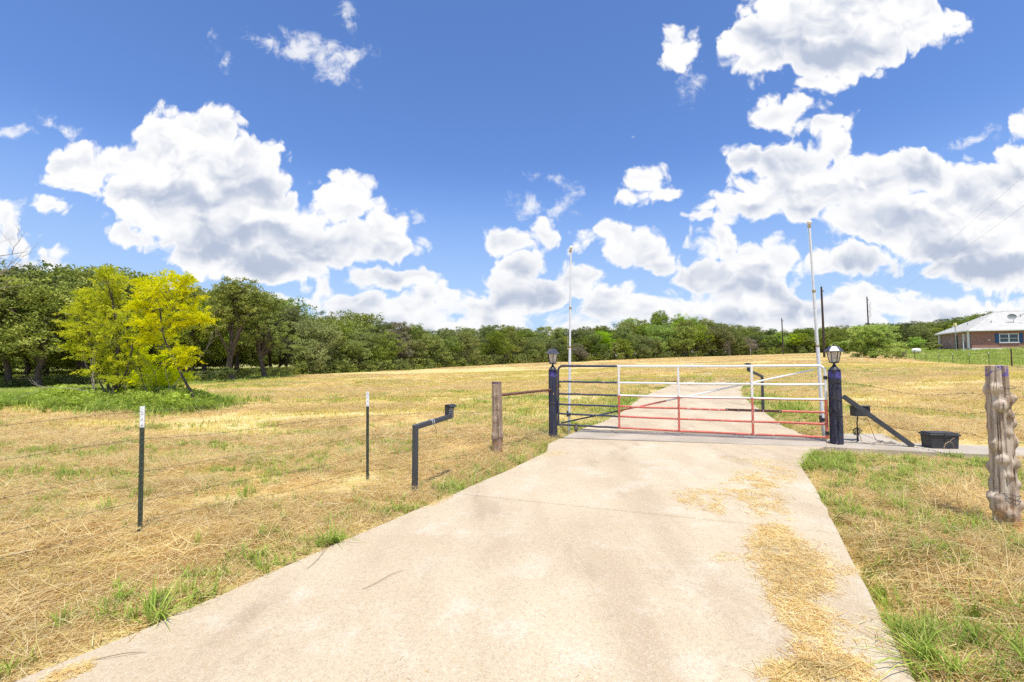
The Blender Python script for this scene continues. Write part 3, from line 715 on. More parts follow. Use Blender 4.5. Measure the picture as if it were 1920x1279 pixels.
# ================================================================== lantern posts
def lantern(parent, base, s=1.0, yaw=0.0, bird=False):
    """six-sided lantern on a flared foot; base = top of the post in the parent's space"""
    x, y, z = base
    L = MB(); L.lathe([(.105*s, 0), (.075*s, .022*s), (.04*s, .065*s), (.02*s, .10*s), (.018*s, .118*s), (.05*s, .124*s), (.074*s, .13*s), (.074*s, .142*s)], 12, (x, y, z))
    lan = L.build('lantern', M['black'], parent, True)
    zb, zt, rb, rt = z+.142*s, z+.325*s, .068*s, .108*s; hexa = [yaw+math.pi/3*k for k in range(6)]
    for k in range(6):
        a, c_ = hexa[k], hexa[(k+1) % 6]; f = .965
        V = [(x+rb*f*math.cos(a), y+rb*f*math.sin(a), zb), (x+rb*f*math.cos(c_), y+rb*f*math.sin(c_), zb), (x+rt*f*math.cos(c_), y+rt*f*math.sin(c_), zt), (x+rt*f*math.cos(a), y+rt*f*math.sin(a), zt)]
        inn = [(x+(v[0]-x)*.95, y+(v[1]-y)*.95, v[2]) for v in V]
        MB().add(V+inn, [(0,1,2,3), (7,6,5,4), (0,4,5,1), (1,5,6,2), (2,6,7,3), (3,7,4,0)]).build('pane', M['glass'], lan)
    fr = MB()
    for a in hexa: fr.tube([(x+rb*math.cos(a), y+rb*math.sin(a), zb-.004), (x+rt*math.cos(a), y+rt*math.sin(a), zt+.004)], .0065*s, 6)
    fr.build('frame', M['black'], lan)
    rf = MB(); rf.lathe([(.10*s, zt-.004), (.146*s, zt), (.146*s, zt+.012*s), (.120*s, zt+.045*s), (.066*s, zt+.098*s), (.060*s, zt+.102*s)], 6, (x, y, 0), 0, yaw)
    roof = rf.build('roof', M['lamproof'], lan)
    sp = MB(); sp.box((x, y, zt+.104*s), (.075*s, .075*s, .006), bevel=.001); sp.build('solar_panel', M['solar'], lan)
    fn = MB(); fn.lathe([(.012*s, zt+.106*s), (.006*s, zt+.125*s), (.011*s, zt+.135*s), (.002, zt+.150*s)], 8, (x, y, 0)); fn.build('finial', M['black'], lan, True)

def gate_post(px, py_base, Y, r, label, zb, wires):
    p = at(px, py_base, Y); p.z = zb; root = empty('gate_post', p); tag(root, label, 'gate post', 'lantern-topped navy gate posts')
    top = at(px, 694, Y).z - p.z
    b = MB(); n = 20; prof = []
    hs = [-.05, .02, .3, .6, .9, 1.15, top-.03, top-.012, top]
    rs = [r*1.02, r*1.02, r, r*.99, r*.985, r*.98, r*.97, r*.93, r*.85]
    V = []; rr = np.random.default_rng(int(px))
    lob = rr.normal(0, .02, (3, 2))
    for h, q_ in zip(hs, rs):
        for j in range(n):
            a = j*2*math.pi/n; sq = 1/ (abs(math.cos(a))**3.2+abs(math.sin(a))**3.2)**(1/3.2)
            k = q_*(sq*0.97)*(1+sum(lob[m_][0]*math.sin((m_+2)*a+h*2+lob[m_][1]*60) for m_ in range(3)))
            ca, sa_ = math.cos(a+.35), math.sin(a+.35); V.append((k*ca, k*sa_, h))
    fs = [(i*n+j, i*n+(j+1) % n, (i+1)*n+(j+1) % n, (i+1)*n+j) for i in range(len(hs)-1) for j in range(n)]
    fs.append(tuple(range(n-1, -1, -1))); fs.append(tuple((len(hs)-1)*n+j for j in range(n)))
    m_ = wood('navy post timber', (0.020, 0.026, 0.055), (0.070, 0.068, 0.088), (0.14, 0.115, 0.10), band=(top-.15, top-.03, 0.42), band_col=(0.085, 0.07, 0.27)); b.add(V, fs); b.build('post', m_, root, True)
    lantern(root, (0, 0, top), 1.0 if px > 1300 else 1.08, .52)
    for h in wires:
        w_ = MB(); w_.tube([(r*1.10*math.cos(a), r*1.10*math.sin(a), h+.012*math.sin(2*a+h*9)) for a in np.linspace(0, 2*math.pi, 15)], .0032, 5, caps=False); w_.build('wire_loop', M['wire'], root)
    return root, p, top
gpl, PL, topL = gate_post(1037, 825, 10.0, .088, 'navy lantern post at the latch end of the gate, joined by a rusty pipe', gz(.9, 9.95)-.02, (.86, .84))
gpr, PR, topR = gate_post(1569, 832, 8.1, .092, 'navy lantern post at the hinge end of the gate with a slanting brace', LZ, (1.1, 1.08, .80, .78, .5, .14))
# cables, socket and brace on the right-hand post
def pr(px, py, Y): return at(px, py, Y) - PR
b = MB(); b.tube([pr(1564, 700, 7.98), pr(1565, 720, 7.98), pr(1568, 745, 7.98), pr(1571, 770, 7.985), pr(1574, 800, 7.985), pr(1572, 815, 7.99)], .006, 6); b.build('cable', M['cable'], gpr, True)
b = MB(); b.tube([pr(1564, 712, 7.98), pr(1571, 716, 7.97), pr(1577, 722, 7.98)], .004, 5); b.build('cable', M['cable'], gpr, True); b = MB(); b.tube([pr(1562, 752, 7.98), pr(1568, 758, 7.975), pr(1574, 770, 7.985), pr(1576, 790, 7.985)], .004, 5); b.build('cable', M['cable'], gpr, True); b = MB(); b.tube([pr(1562, 778, 7.98), pr(1570, 782, 7.975), pr(1578, 800, 7.99), pr(1581, 812, 8.0)], .004, 5); b.build('cable', M['cable'], gpr, True)
b = MB(); c = pr(1564, 697, 7.975); b.box(c, (.05, .04, .07), bevel=.012); b.build('junction_cap', M['black'], gpr)
b = MB(); c = pr(1557.5, 770, 8.06); b.lathe([(.02, -.03), (.035, -.02), (.035, .02), (.02, .03)], 12, tuple(c)); b.build('socket', M['black'], gpr, True)
A_ = at(1581, 743, 8.12); B_ = Vector((*lp(1712, 838), LZ+.01)); dvec = (B_-A_); Lb = dvec.length; dx_ = dvec.normalized()
side = Vector((0,0,1)).cross(dx_).normalized(); upv = dx_.cross(side)
rotb = np.array([[dx_.x, side.x, upv.x], [dx_.y, side.y, upv.y], [dx_.z, side.z, upv.z]])
b = MB(); b.box((A_+B_)/2-PR, (Lb, .07, .075), rotb, bevel=.006); b.build('brace', M['charcoal'], gpr)

# ================================================================== gate opener control box with its cables
cb = at(1612, 770, 8.35); croot = empty('control_box', (cb.x, cb.y, LZ)); tag(croot, 'small black control box behind the slanting brace, cables coiled below it', 'control box')
cl = lambda px, py, Y: at(px, py, Y) - croot.location
b = MB(); b.box(cl(1612.5, 771, 8.35), (.285, .13, .175), bevel=.008); b.build('housing', M['plastic'], croot)
b = MB(); b.box(cl(1612.5, 761.4, 8.33), (.30, .15, .012), bevel=.003); b.build('lid', M['plastic'], croot)
b = MB(); b.tube([cl(1608, 781, 8.35), cl(1607, 792, 8.35), cl(1607.5, 803, 8.35)], .011, 8); b.tube([(cl(1607.5, 803, 8.35)), Vector((cl(1607.5,803,8.35).x, cl(1607.5,803,8.35).y, 0))], .016, 8); b.build('conduit', M['black'], croot, True)
b = MB(); cc = cl(1607, 809, 8.3)
b.tube([cc + Vector((.06*math.cos(t_)*(1+.15*math.sin(3.1*t_)), .03*math.sin(t_*.7), .055*math.sin(t_)+.02*math.sin(2.3*t_))) for t_ in np.linspace(0, 6.28*2.6, 60)], .006, 6)
b.build('cable_coil', M['cable'], croot, True); b = MB(); b.tube([cc+Vector((.05,0,0)), cl(1607, 822, 8.2), cl(1596, 826, 8.15), cl(1585, 823, 8.15)], .006, 6); b.build('cable', M['cable'], croot, True)
b = MB(); b.tube([cl(1624, 783, 8.35), cl(1617, 795, 8.3), cl(1612, 815, 8.2), cl(1616, 829, 8.12), cl(1640, 833, 7.95), cl(1668, 834, 7.9)], .0045, 6); b.build('cable', M['buff'], croot, True)
b = MB(); b.tube([cl(1625, 783, 8.35), cl(1634, 805, 8.3), cl(1642, 825, 8.1), cl(1660, 832, 7.95), cl(1680, 831, 7.95)], .004, 6); b.build('cable', M['darkrust'], croot, True)
rr = np.random.default_rng(3)
for k in range(7):
    a = rr.uniform(1640, 1668); y_ = rr.uniform(829, 836); p0 = Vector((*lp(a, y_), LZ+.01)); d_ = Vector((rr.uniform(-.2, .25), rr.uniform(-.06, .06), rr.uniform(0, .02)))
    b = MB(); b.tube([p0-croot.location, p0+d_*.5+Vector((0,0,.02))-croot.location, p0+d_-croot.location], .004, 5); b.build('cable_end', M['cable'], croot, True)

# ================================================================== battery box on the footing
bp = Vector((*lp(1776, 842), LZ)); bp.y += .13; box = empty('battery_box', bp, R(-6)); tag(box, 'lidded black plastic box sitting on the concrete footing near the knotty post', 'box')
b = MB(); b.box((0, 0, .105), (.40, .22, .21), taper=1.06); b.build('tub', M['plastic'], box)
b = MB(); b.box((0, 0, .225), (.475, .27, .032), bevel=.01); b.box((0, 0, .251), (.43, .23, .024), bevel=.01); b.build('lid', M['plastic'], box)
b = MB(); b.box((0, -.137, .222), (.05, .012, .05), bevel=.003); b.build('clip', M['plastic'], box); b = MB(); b.box((.239, 0, .222), (.012, .06, .03), bevel=.003); b.build('clip', M['plastic'], box)

# ================================================================== keypad stands
def keypad_stand(P0, P1, tube_w, hood, label, cat, face, near_=True):
    root = empty('keypad_stand', (P0.x, P0.y, gz(P0.x, P0.y))); tag(root, label, cat, 'keypad stands on bent tubes')
    o = root.location; top = P0.z-o.z
    d = Vector((P1.x-P0.x, P1.y-P0.y, P1.z-P0.z)); L = d.length; dx_ = d.normalized(); sd_ = Vector((0,0,1)).cross(dx_).normalized(); up_ = dx_.cross(sd_)
    rt = np.array([[dx_.x, sd_.x, up_.x], [dx_.y, sd_.y, up_.y], [dx_.z, sd_.z, up_.z]])
    yaw = math.atan2(dx_.y, dx_.x); rz = np.array([[math.cos(yaw), -math.sin(yaw), 0], [math.sin(yaw), math.cos(yaw), 0], [0, 0, 1]])
    b = MB(); b.box((0, 0, top/2-.05), (tube_w, tube_w, top+.1-tube_w*.5), rz, bevel=.004); b.build('post', M['charcoal'], root)
    b = MB(); c = (P0-o+P1-o)/2; b.box(c, (L+tube_w, tube_w*1.02, tube_w*1.02), rt, bevel=.004); b.build('arm', M['charcoal'], root)
    fy = math.atan2(face.y, face.x); rf = np.array([[math.cos(fy), -math.sin(fy), 0], [math.sin(fy), math.cos(fy), 0], [0, 0, 1]])
    k = hood; hc = P1-o+Vector((0, 0, .065*k))
    b = MB(); hw, hd, hh = .052*k, .035*k, .085*k       # keypad body: arched top, hooded towards the drive
    out = [(-hd, -hh), (hd*.6, -hh), (hd*.6, hh*.35), (hd*1.15, hh*.62), (hd*1.05, hh*.9), (hd*.5, hh), (-hd*.6, hh), (-hd, hh*.7)]
    V = [(x_, -hw, z_) for x_, z_ in out] + [(x_, hw, z_) for x_, z_ in out]; n = len(out)
    fs = [tuple(range(n)), tuple(range(2*n-1, n-1, -1))] + [((i+1) % n, i, n+i, n+(i+1) % n) for i in range(n)]
    V = np.array(V) @ rf.T + np.array(tuple(hc)); b.add(V, fs); kp = b.build('keypad', M['plastic'], root)
    b = MB(); 
    hv = []
    for s_ in (-1, 1):
        for x_, z_ in [(-hd*1.05, hh*.75), (-hd*.6, hh*1.08), (hd*.6, hh*1.12), (hd*1.7, hh*.98), (hd*2.1, hh*.72), (hd*2.0, hh*.70), (hd*1.55, hh*.90), (hd*.6, hh*1.02), (-hd*.55, hh*.98)]: hv.append((x_, s_*hw*1.12, z_))
    n = 9; fs = [tuple(range(n)), tuple(range(2*n-1, n-1, -1))] + [((i+1) % n, i, n+i, n+(i+1) % n) for i in range(n)]
    b.add(np.array(hv) @ rf.T + np.array(tuple(hc)), fs); b.build('hood', M['plastic'], kp)
    if near_:
        for r_ in range(4):
            for q_ in range(3):
                c = Vector((hd*.62+.003, (q_-1)*.026*k, hh*.18-r_*.030*k)); b = MB(); b.box(np.array(c) @ rf.T + np.array(tuple(hc)), (.006, .018*k, .020*k), rf, bevel=.001); b.build('button', M['button'], kp)
        c = Vector((hd*.62+.003, 0, hh*.46)); b = MB(); b.box(np.array(c) @ rf.T + np.array(tuple(hc)), (.006, .06*k, .012*k), rf); b.build('display', M['ballw'], kp)
        for tt in (.42, .47):
            c = P0-o+d*tt; b = MB(); b.tube([c + sd_*(.038*math.cos(a)) + up_*(.038*math.sin(a)) for a in np.linspace(0, 2*math.pi, 9)], .0035, 5, caps=False); b.build('cable_tie', M['pole'], root)
        c = P0-o+d*.5-up_*.035; b = MB(); b.tube([c, c+Vector((.02,0,-.03)), c+Vector((.04,.01,-.08)), c+Vector((.035,0,-.13))], .003, 5); b.build('cable_end', M['cable'], root)
    return root
keypad_stand(at(779, 801, 5.65), at(843, 781, 6.25), .057, 1.05, 'charcoal keypad stand leaning its arm over the near left edge of the drive', 'keypad stand', Vector((.75, -.62, 0)))
keypad_stand(at(1429, 706, 13.0), at(1404, 694.5, 12.4), .06, 1.25, 'dark keypad stand in the field behind the closed gate', 'keypad stand', Vector((-.7, .7, 0)), False)

# ================================================================== flagpoles
def flagpole(pxt, pyt, px_mid, pxb, Y, joints, r0, label):
    T = at(pxt, pyt, Y); Bz = gz((pxb-960)/F*Y, Y); Bp = Vector(((pxb-960)/F*Y*0.998, Y, Bz)); root = empty('flagpole', Bp); tag(root, label, 'flagpole', 'bare white flagpoles behind the gate')
    d = T - Bp; L = d.length; P = lambda f: d*f
    fr_ = [0.0] + joints + [1.0]; rads = [r0, r0, r0*.80, r0*.62]
    for k in range(len(fr_)-1):
        b = MB(); b.tube([P(fr_[k]), P((fr_[k]+fr_[k+1])/2), P(fr_[k+1])], rads[min(k, 3)]*(.9 if k == 0 else 1), 12); b.build('pole_section', M['steel'] if k == 0 else M['pole'], root, True)
    for f in joints[1:]:
        b = MB(); b.tube([P(f-.004), P(f+.006)], r0*1.0, 12); b.build('collar', M['brass'], root, True)
    b = MB(); b.lathe([(.002, .0), (.03, .008), (.045, .03), (.047, .045), (.040, .07), (.02, .087), (.002, .09)], 14, tuple(P(1.0))); b.build('ball', M['ballw'], root, True)
    b = MB(); b.box(P(.993)+Vector((-.03, -.01, -.01)), (.035, .03, .05), bevel=.005); b.tube([P(.985), P(.997)], r0*.8, 10); b.build('pulley', M['brass'], root)
    b = MB(); c = P(joints[0]); b.tube([c-d*.004, c+d*.012], r0*1.25, 12); b.box(c+Vector((-r0*1.6, -.02, .03)), (.03, .05, .14), bevel=.006); b.build('clamp', M['black'], root)
    c = P(joints[1]*0+.46)+Vector((-r0*1.2, -.01, 0)); b = MB(); b.box(c, (.05, .02, .02), bevel=.004); b.build('cleat', M['brass'], root)
    b = MB(); pts = [P(f)+Vector((-.055-.0*math.sin(f*9), -.02, 0)) for f in np.linspace(.985, .46, 12)]; b.tube(pts, .0022, 4); b.build('halyard', M['pole'], root)
flagpole(1517.5, 421, 1528, 1541, 9.3, [.105, .44, .69], .034, 'tall white flagpole behind the hinge end of the gate')
flagpole(1070.5, 468, 1070, 1066, 10.9, [.11, .47, .68], .031, 'tall white flagpole behind the navy latch end of the gate')

# ================================================================== fences
wood('post timber', (0.24, 0.17, 0.12), (0.44, 0.33, 0.24), (0.09, 0.06, 0.045), band=(1.2, 1.4, 0.42), band_col=(0.12, 0.075, 0.11), red=(0.02, .42, (0.40, 0.20, 0.09)))
wood('knotty timber', (0.25, 0.165, 0.105), (0.64, 0.54, 0.42), (0.09, 0.05, 0.03), band=(1.36, 1.6, 0.48), band_col=(0.17, 0.125, 0.34), red=(-.02, .30, (0.45, 0.21, 0.07)))
def t_post(parent, base, tip, name='steel_post', tipw=True, lean=(0, 0), label=None, yaw=.3):
    """studded T-section steel post: flange, web and studs"""
    h = tip - base.z; o = parent.location; b = MB(); c = base - o
    ca, sa_ = math.cos(yaw), math.sin(yaw); rz = np.array([[ca, -sa_, 0], [sa_, ca, 0], [0, 0, 1]])
    def seg(z0, z1, mat):
        zc = (z0+z1)/2; off = np.array([c.x+lean[0]*zc/h, c.y+lean[1]*zc/h, c.z+zc])
        sh_ = rz.copy(); sh_ = sh_ @ np.array([[1,0,0],[0,1,0],[0,0,1]]); tl = np.array([[1,0,lean[0]/h],[0,1,lean[1]/h],[0,0,1]])
        b.box(off, (.038, .006, z1-z0), tl @ rz, mat); b.box(off + (tl @ rz @ np.array([0, .0175, 0])), (.006, .029, z1-z0), tl @ rz, mat)
        for z_ in np.arange(z0+.03, z1, .055): b.box(np.array([c.x+lean[0]*z_/h, c.y+lean[1]*z_/h, c.z+z_]) + rz @ np.array([0, -.006, 0]), (.010, .008, .016), tl @ rz, mat)
    cut_ = h*(.835) if tipw else h
    seg(-.06, cut_, 0)
    if tipw: seg(cut_, h, 1)
    q_ = b.build(name, [M['tgreen'], M['twhite']], parent)
    if label: q_['label'] = label
    return q_
def barbed(parent, pts, name='wire', sagamt=.02, barb=True, rad=.0018, seed=0, wob=.006):
    r = np.random.default_rng(seed); o = parent.location; b = MB(); line = []
    for a, c in zip(pts[:-1], pts[1:]):
        L = (c-a).length; n = max(6, int(L/.25))
        ph = r.uniform(0, 6)
        for i in range(n):
            t_ = i/n; p = a.lerp(c, t_); p.z -= 4*sagamt*L*t_*(1-t_)*.25 + wob*math.sin(t_*9+ph); line.append(p-o)
    line.append(pts[-1]-o); b.tube(line, rad, 4)
    if barb:
        for p, q_ in zip(line[:-1], line[1:]):
            d = q_-p; k = max(1, int(d.length/.125)); dn = d.normalized()
            for i in range(k):
                c = p+d*((i+.5)/k)
                for _ in range(2):
                    v = Vector(r.normal(0, 1, 3)); v = (v - dn*v.dot(dn)).normalized()*.013; b.tube([c-v+dn*.004, c+v-dn*.004], rad*.8, 3, caps=False)
    return b.build(name, M['wire'], parent)
Fp1 = at(262, 1007, 4.15); Fp2 = at(689, 898, 6.25); Fp3 = at(934, 858, 7.75); Fp0 = Vector((-5.75, 1.25, gz(-5.75, 1.25)))
for p in (Fp1, Fp2, Fp3): p.z = gz(p.x, p.y)
fl_ = empty('wire_fence', Fp3); tag(fl_, 'barbed wire fence on steel posts running left from the gate through cut straw', 'fence')
t_post(fl_, Fp1, at(258, 762, 4.15).z, lean=(-.02, 0), yaw=.15)
t_post(fl_, Fp2, at(686.5, 735, 6.25).z, lean=(-.015, 0), yaw=.3)
t_post(fl_, Fp0, 1.18, yaw=.2)
def log_post(parent, name, base, top, r0, r1, knots, mat, lean=(0, 0), seed=1, label=None, notch=None):
    r = np.random.default_rng(seed); H = top-base.z; nz = 120; n = 64; cr = [(r.uniform(0, 6.28), r.uniform(.2, .9), r.uniform(.15, .5), r.uniform(.006, .016)) for _ in range(34)]; V = []; ph = r.uniform(0, 6, 6)
    for i in range(nz):
        f = i/(nz-1); z = -.06+(H+.06)*f; rad = r0+(r1-r0)*f
        for j in range(n):
            a = j*2*math.pi/n
            k = rad*(1+.05*math.sin(2*a+ph[0]+f*2)+.035*math.sin(3*a+ph[1]-f*3)+.02*math.sin(7*a+ph[2]+f*4)+.016*math.sin(11*a+ph[3]) +.010*math.sin(17*a+ph[4]+f*5) + r.normal(0, .006))
            for (kz, ka, kr, ks) in knots:
                da = (a-ka+math.pi) % (2*math.pi)-math.pi; q_ = (((z-kz)/ks)**2+(da*rad/ks)**2)
                k += kr*math.exp(-q_**1.6)*(1.0 - .25*math.exp(-q_*9))
            for (ca_, cz_, cl_, cd_) in cr:
                da = (a-ca_-.25*math.sin(f*7+ca_)*.3+math.pi) % (2*math.pi)-math.pi; k -= cd_*math.exp(-(da/.045)**2)*max(0, 1-((f-cz_)/cl_)**2)
            if notch and z < notch[0]: k *= 1-notch[1]*max(0, math.sin(a+notch[2]))*(1-z/notch[0])
            V.append((k*math.cos(a)+lean[0]*f, k*math.sin(a)+lean[1]*f, z))
    fs = [(i*n+j, i*n+(j+1) % n, (i+1)*n+(j+1) % n, (i+1)*n+j) for i in range(nz-1) for j in range(n)]
    V.append((lean[0], lean[1], H+.006)); t_ = len(V)-1; fs += [((nz-1)*n+j, (nz-1)*n+(j+1) % n, t_) for j in range(n)]
    b = MB(); b.add(V, fs); o = b.build(name, mat, parent, True); o.location = base-parent.location
    if label: o['label'] = label
    return o
log_post(fl_, 'wooden_post', Fp3, at(931, 716, 7.75).z, .088, .079, [(1.0, 4.6, .012, .05), (.82, 4.9, .012, .05), (.32, 3.9, .022, .06), (.35, 5.5, .02, .06), (.6, 4.2, .010, .05), (.45, 5.2, .012, .05)], M['post timber'], (-.03, 0), 4, 'weathered round wooden post with a dark painted top', notch=(.3, .3, 1.2))
# rusty pipe from the wooden post to the gate post
b = MB(); a0 = at(936, 741, 7.75); a1 = at(1032, 731, 9.93); b.tube([a0-fl_.location, (a0+a1)/2-fl_.location, a1-fl_.location], .026, 12); b.build('pipe_rail', M['rust'], fl_, True)
for i, fr_ in enumerate((.97, .74, .50, .27, .10)):
    h1, h2, h3 = (at(258, 762, 4.15).z-Fp1.z)*fr_, (at(686, 735, 6.25).z-Fp2.z)*fr_, 1.0*fr_+.02
    P_ = [Vector((Fp0.x, Fp0.y, gz(Fp0.x, Fp0.y)+1.1*fr_)), Fp1+Vector((-.02*fr_, -.01, h1)), Fp2+Vector((-.015*fr_, -.01, h2)), Fp3+Vector((-.02, -.09, h3)), PL+Vector((-.08, -.09, .98*fr_+.05))]
    barbed(fl_, P_, seed=i, sagamt=.022 if i else .03, wob=.012)
# knotty post and its wires on the right
Kp = at(1888, 985, 4.2); Kp.z = gz(Kp.x, Kp.y); K2 = Vector((8.6, 0.6, gz(8.6, .6)))
frt = empty('wire_fence', Kp); tag(frt, 'barbed wire fence with a gnarled purple-topped post right of the drive', 'fence')
rk = np.random.default_rng(11); kn = []
spots = [(1.26, 3.6, 1.1), (1.18, 5.6, .9), (1.10, 4.1, 1.3), (1.16, 5.2, 1.2), (1.02, 4.95, 1.0), (.95, 5.9, 1.2), (.86, 4.7, .8), (.77, 5.9, 1.2), (.74, 3.4, 1.2), (.62, 3.9, 1.1), (.59, 5.4, 1.2), (.48, 4.4, .8), (.40, 5.7, .9), (.26, 3.3, 1.0), (.22, 5.9, 1.3), (.18, 3.2, 1.4), (.13, 4.3, 1.2)]
for z_, a_, k_ in spots: kn.append((z_, a_, .026*k_, .038*k_))
for _ in range(16): kn.append((rk.uniform(.1, 1.3), rk.uniform(0, math.pi), .022, .05))
log_post(frt, 'knotty_post', Kp, at(1874, 686, 4.2).z, .092, .070, kn, M['knotty timber'], (-.02, 0), 9, 'gnarled grey post covered in knots with purple paint on top', notch=(.22, .35, 3.8))
for h in (1.27, .27, .31):
    b = MB(); b.tube([(.095*math.cos(a), .095*math.sin(a), h+.012*math.sin(a*2+h)) for a in np.linspace(0, 2*math.pi, 17)], .0028, 5, caps=False); b.build('wire_loop', M['wire'], frt)
K2b = Vector((10.4, -4.5, gz(10.4, -4.5)))
for i, (hp, hk) in enumerate(((1.12, 1.20), (.80, 1.02), (.50, .80), (.28, .55))):
    barbed(frt, [PR+Vector((.1, .0, hp)), Kp+Vector((-.05, .09, hk)), K2+Vector((0, 0, hk))], seed=20+i, sagamt=[.075, .05, .04, .03][i], wob=.02)
b = MB(); c = K2-Kp
t_post(frt, K2, K2.z+1.35, yaw=.5)

# ================================================================== far fence on the right
fy = [(1897,654,29),(1855,660,34),(1818,662,39.5),(1787,662,45),(1761,663,51),(1737,663,57),(1716,656,60),(1700,661,63.5),(1682,660,69),(1662,661,75)]
ff0 = gp(1897, 29); far_f = empty('wire_fence', ff0); tag(far_f, 'distant wire fence of thin steel posts along the green meadow', 'fence')
tops = []
for i, (px, top, Y_) in enumerate([(1960, 650, 23.5)]+fy):
    p = gp(px, Y_); zt = max(at(px, top, Y_).z, p.z+.9); zt = min(zt, p.z+1.5)
    if px in (1897, 1716): b = MB(); b.tube([p-ff0, Vector((p.x, p.y, zt))-ff0], .035, 6); b.build('fence_post', M['darkrust'], far_f)
    else: t_post(far_f, p, zt, 'fence_post', tipw=px in (1855, 1818, 1787, 1761), yaw=.5)
    tops.append((p, zt-p.z))
for fr_ in (.95, .72, .5, .3, .12):
    b = MB(); b.tube([p+Vector((0,0,h*fr_))-ff0 for p, h in tops], .006, 3); b.build('wire', M['wire'], far_f)

# ================================================================== utility poles and line
UP = []
for px, top, Y_, r_, lab in ((1469, 597, 95, .13, 'thin dark utility pole farthest off, left of the white flagpole'),
                             (1546, 538, 58, .14, 'tallest dark utility pole, just right of the white flagpole'),
                             (1631, 557, 88, .13, 'dark utility pole behind the round green bush')):
    p = gp(px, Y_); zt = at(px, top, Y_).z; u = empty('utility_pole', p); tag(u, lab, 'utility pole', 'dark timber utility poles across the field'); UP.append((p, zt))
    b = MB(); b.tube([(0, 0, -.2), (-.03, 0, (zt-p.z)*.5), (-.10, 0, zt-p.z)], [r_, r_*.9, r_*.72], 10); b.build('pole', M['creosote'], u, True)
    b = MB(); b.box((.05, -.12, zt-p.z-.55), (.16, .10, .20), bevel=.02); b.build('bracket', M['hvac'], u); b = MB(); b.tube([(-.1, 0, zt-p.z), (-.1, 0, zt-p.z+.18)], .04, 6); b.build('insulator', M['hvac'], u)
    if px == 1631:
        b = MB()
        for k in range(9): b.tube([(.1, -.1, zt-p.z-1.2-k*.35), (.5+.25*math.sin(k*2.1), -.1, zt-p.z-.9-k*.35), (.28, -.1, zt-p.z-1.5-k*.35)], .018, 4)
        b.build('vine', M['creosote'], u)
p, zt = UP[2]
for i, (dz, e) in enumerate(((0.1, at(2010, 248, 21)), (-.9, at(2010, 318, 21)))):
    a = Vector((p.x-.1, p.y, zt+dz)); n = 30; pts = []
    for k in range(n+1):
        q_ = a.lerp(e, k/n); q_.z -= 4*1.1*(k/n)*(1-k/n); pts.append(q_-a)
    b = MB(); b.tube(pts, .0055, 4); o = b.build('power_line', M['hvac']); o.location = a
    tag(o, ['upper power line rising from the pole by the bush to the right edge', 'lower power line rising from the pole by the bush to the right edge'][i], 'power line', 'power lines')

# ================================================================== house
HX = Vector((0.92, -0.39, 0)).normalized(); HY = Vector((0.39, 0.92, 0)).normalized()
Hc = Vector((70.8, 70.0, 3.60))
m, t = new_mat('brick wall'); M['brickwall'] = m
tb = t.n.new('ShaderNodeTexBrick'); cu = t.mapping(t.coord('Object'), rot=(R(90), 0, 0)); t.l.new(cu, tb.inputs['Vector'])
tb.inputs['Scale'].default_value = 1; tb.inputs['Brick Width'].default_value = .22; tb.inputs['Row Height'].default_value = .075; tb.inputs['Mortar Size'].default_value = .008
tb.inputs['Color1'].default_value = (.38, .14, .095, 1); tb.inputs['Color2'].default_value = (.29, .095, .068, 1); tb.inputs['Mortar'].default_value = (.40, .34, .29, 1)
t.l.new(tb.outputs[0], t.b.inputs['Base Color']); t.b.inputs['Roughness'].default_value = .9
m, t = new_mat('light shingle roof'); M['shingle'] = m
co = t.coord('Object'); n_ = t.noise(co, 1.1, 5, .6); n2_ = t.noise(t.vmath('MULTIPLY', co, (1, 1, 9)), 3, 3, .6)
t.put(t.b, 'Base Color', t.mix(t.ramp(n_, .3, .7), (.41, .40, .37), (.50, .49, .455))); t.b.inputs['Roughness'].default_value = .85; bump(t, n2_, .5, .02)
house = empty('house', Hc); house.rotation_euler = (0, 0, math.atan2(HX.y, HX.x)); tag(house, 'low brick house with a pale hipped roof and blue shutters beyond the green meadow', 'house')
LW, DW, HW = 17.0, 10.0, 2.72                                # front length, depth, wall height over the footing
b = MB(); b.box((LW/2, DW/2, -.15), (LW+.1, DW+.1, .75)); b.build('foundation', M['trim'], house)
wx0, wx1, wz0, wz1 = 3.15, 5.35, 1.02, 2.36
b = MB()
b.box((wx0/2, .1, .23+HW/2), (wx0, .2, HW)); b.box(((wx1+LW)/2, .1, .23+HW/2), (LW-wx1, .2, HW))
b.box(((wx0+wx1)/2, .1, (.23+wz0)/2), (wx1-wx0, .2, wz0-.23)); b.box(((wx0+wx1)/2, .1, (wz1+HW+.23)/2), (wx1-wx0, .2, HW+.23-wz1))
b.build('front_wall', M['brickwall'], house)
b = MB(); 
doors = [(2.2, 2.9)]
b.box((.1, (.2+DW)/2, .23+HW/2), (.2, DW-.2, HW)); b.build('end_wall', M['brickwall'], house)
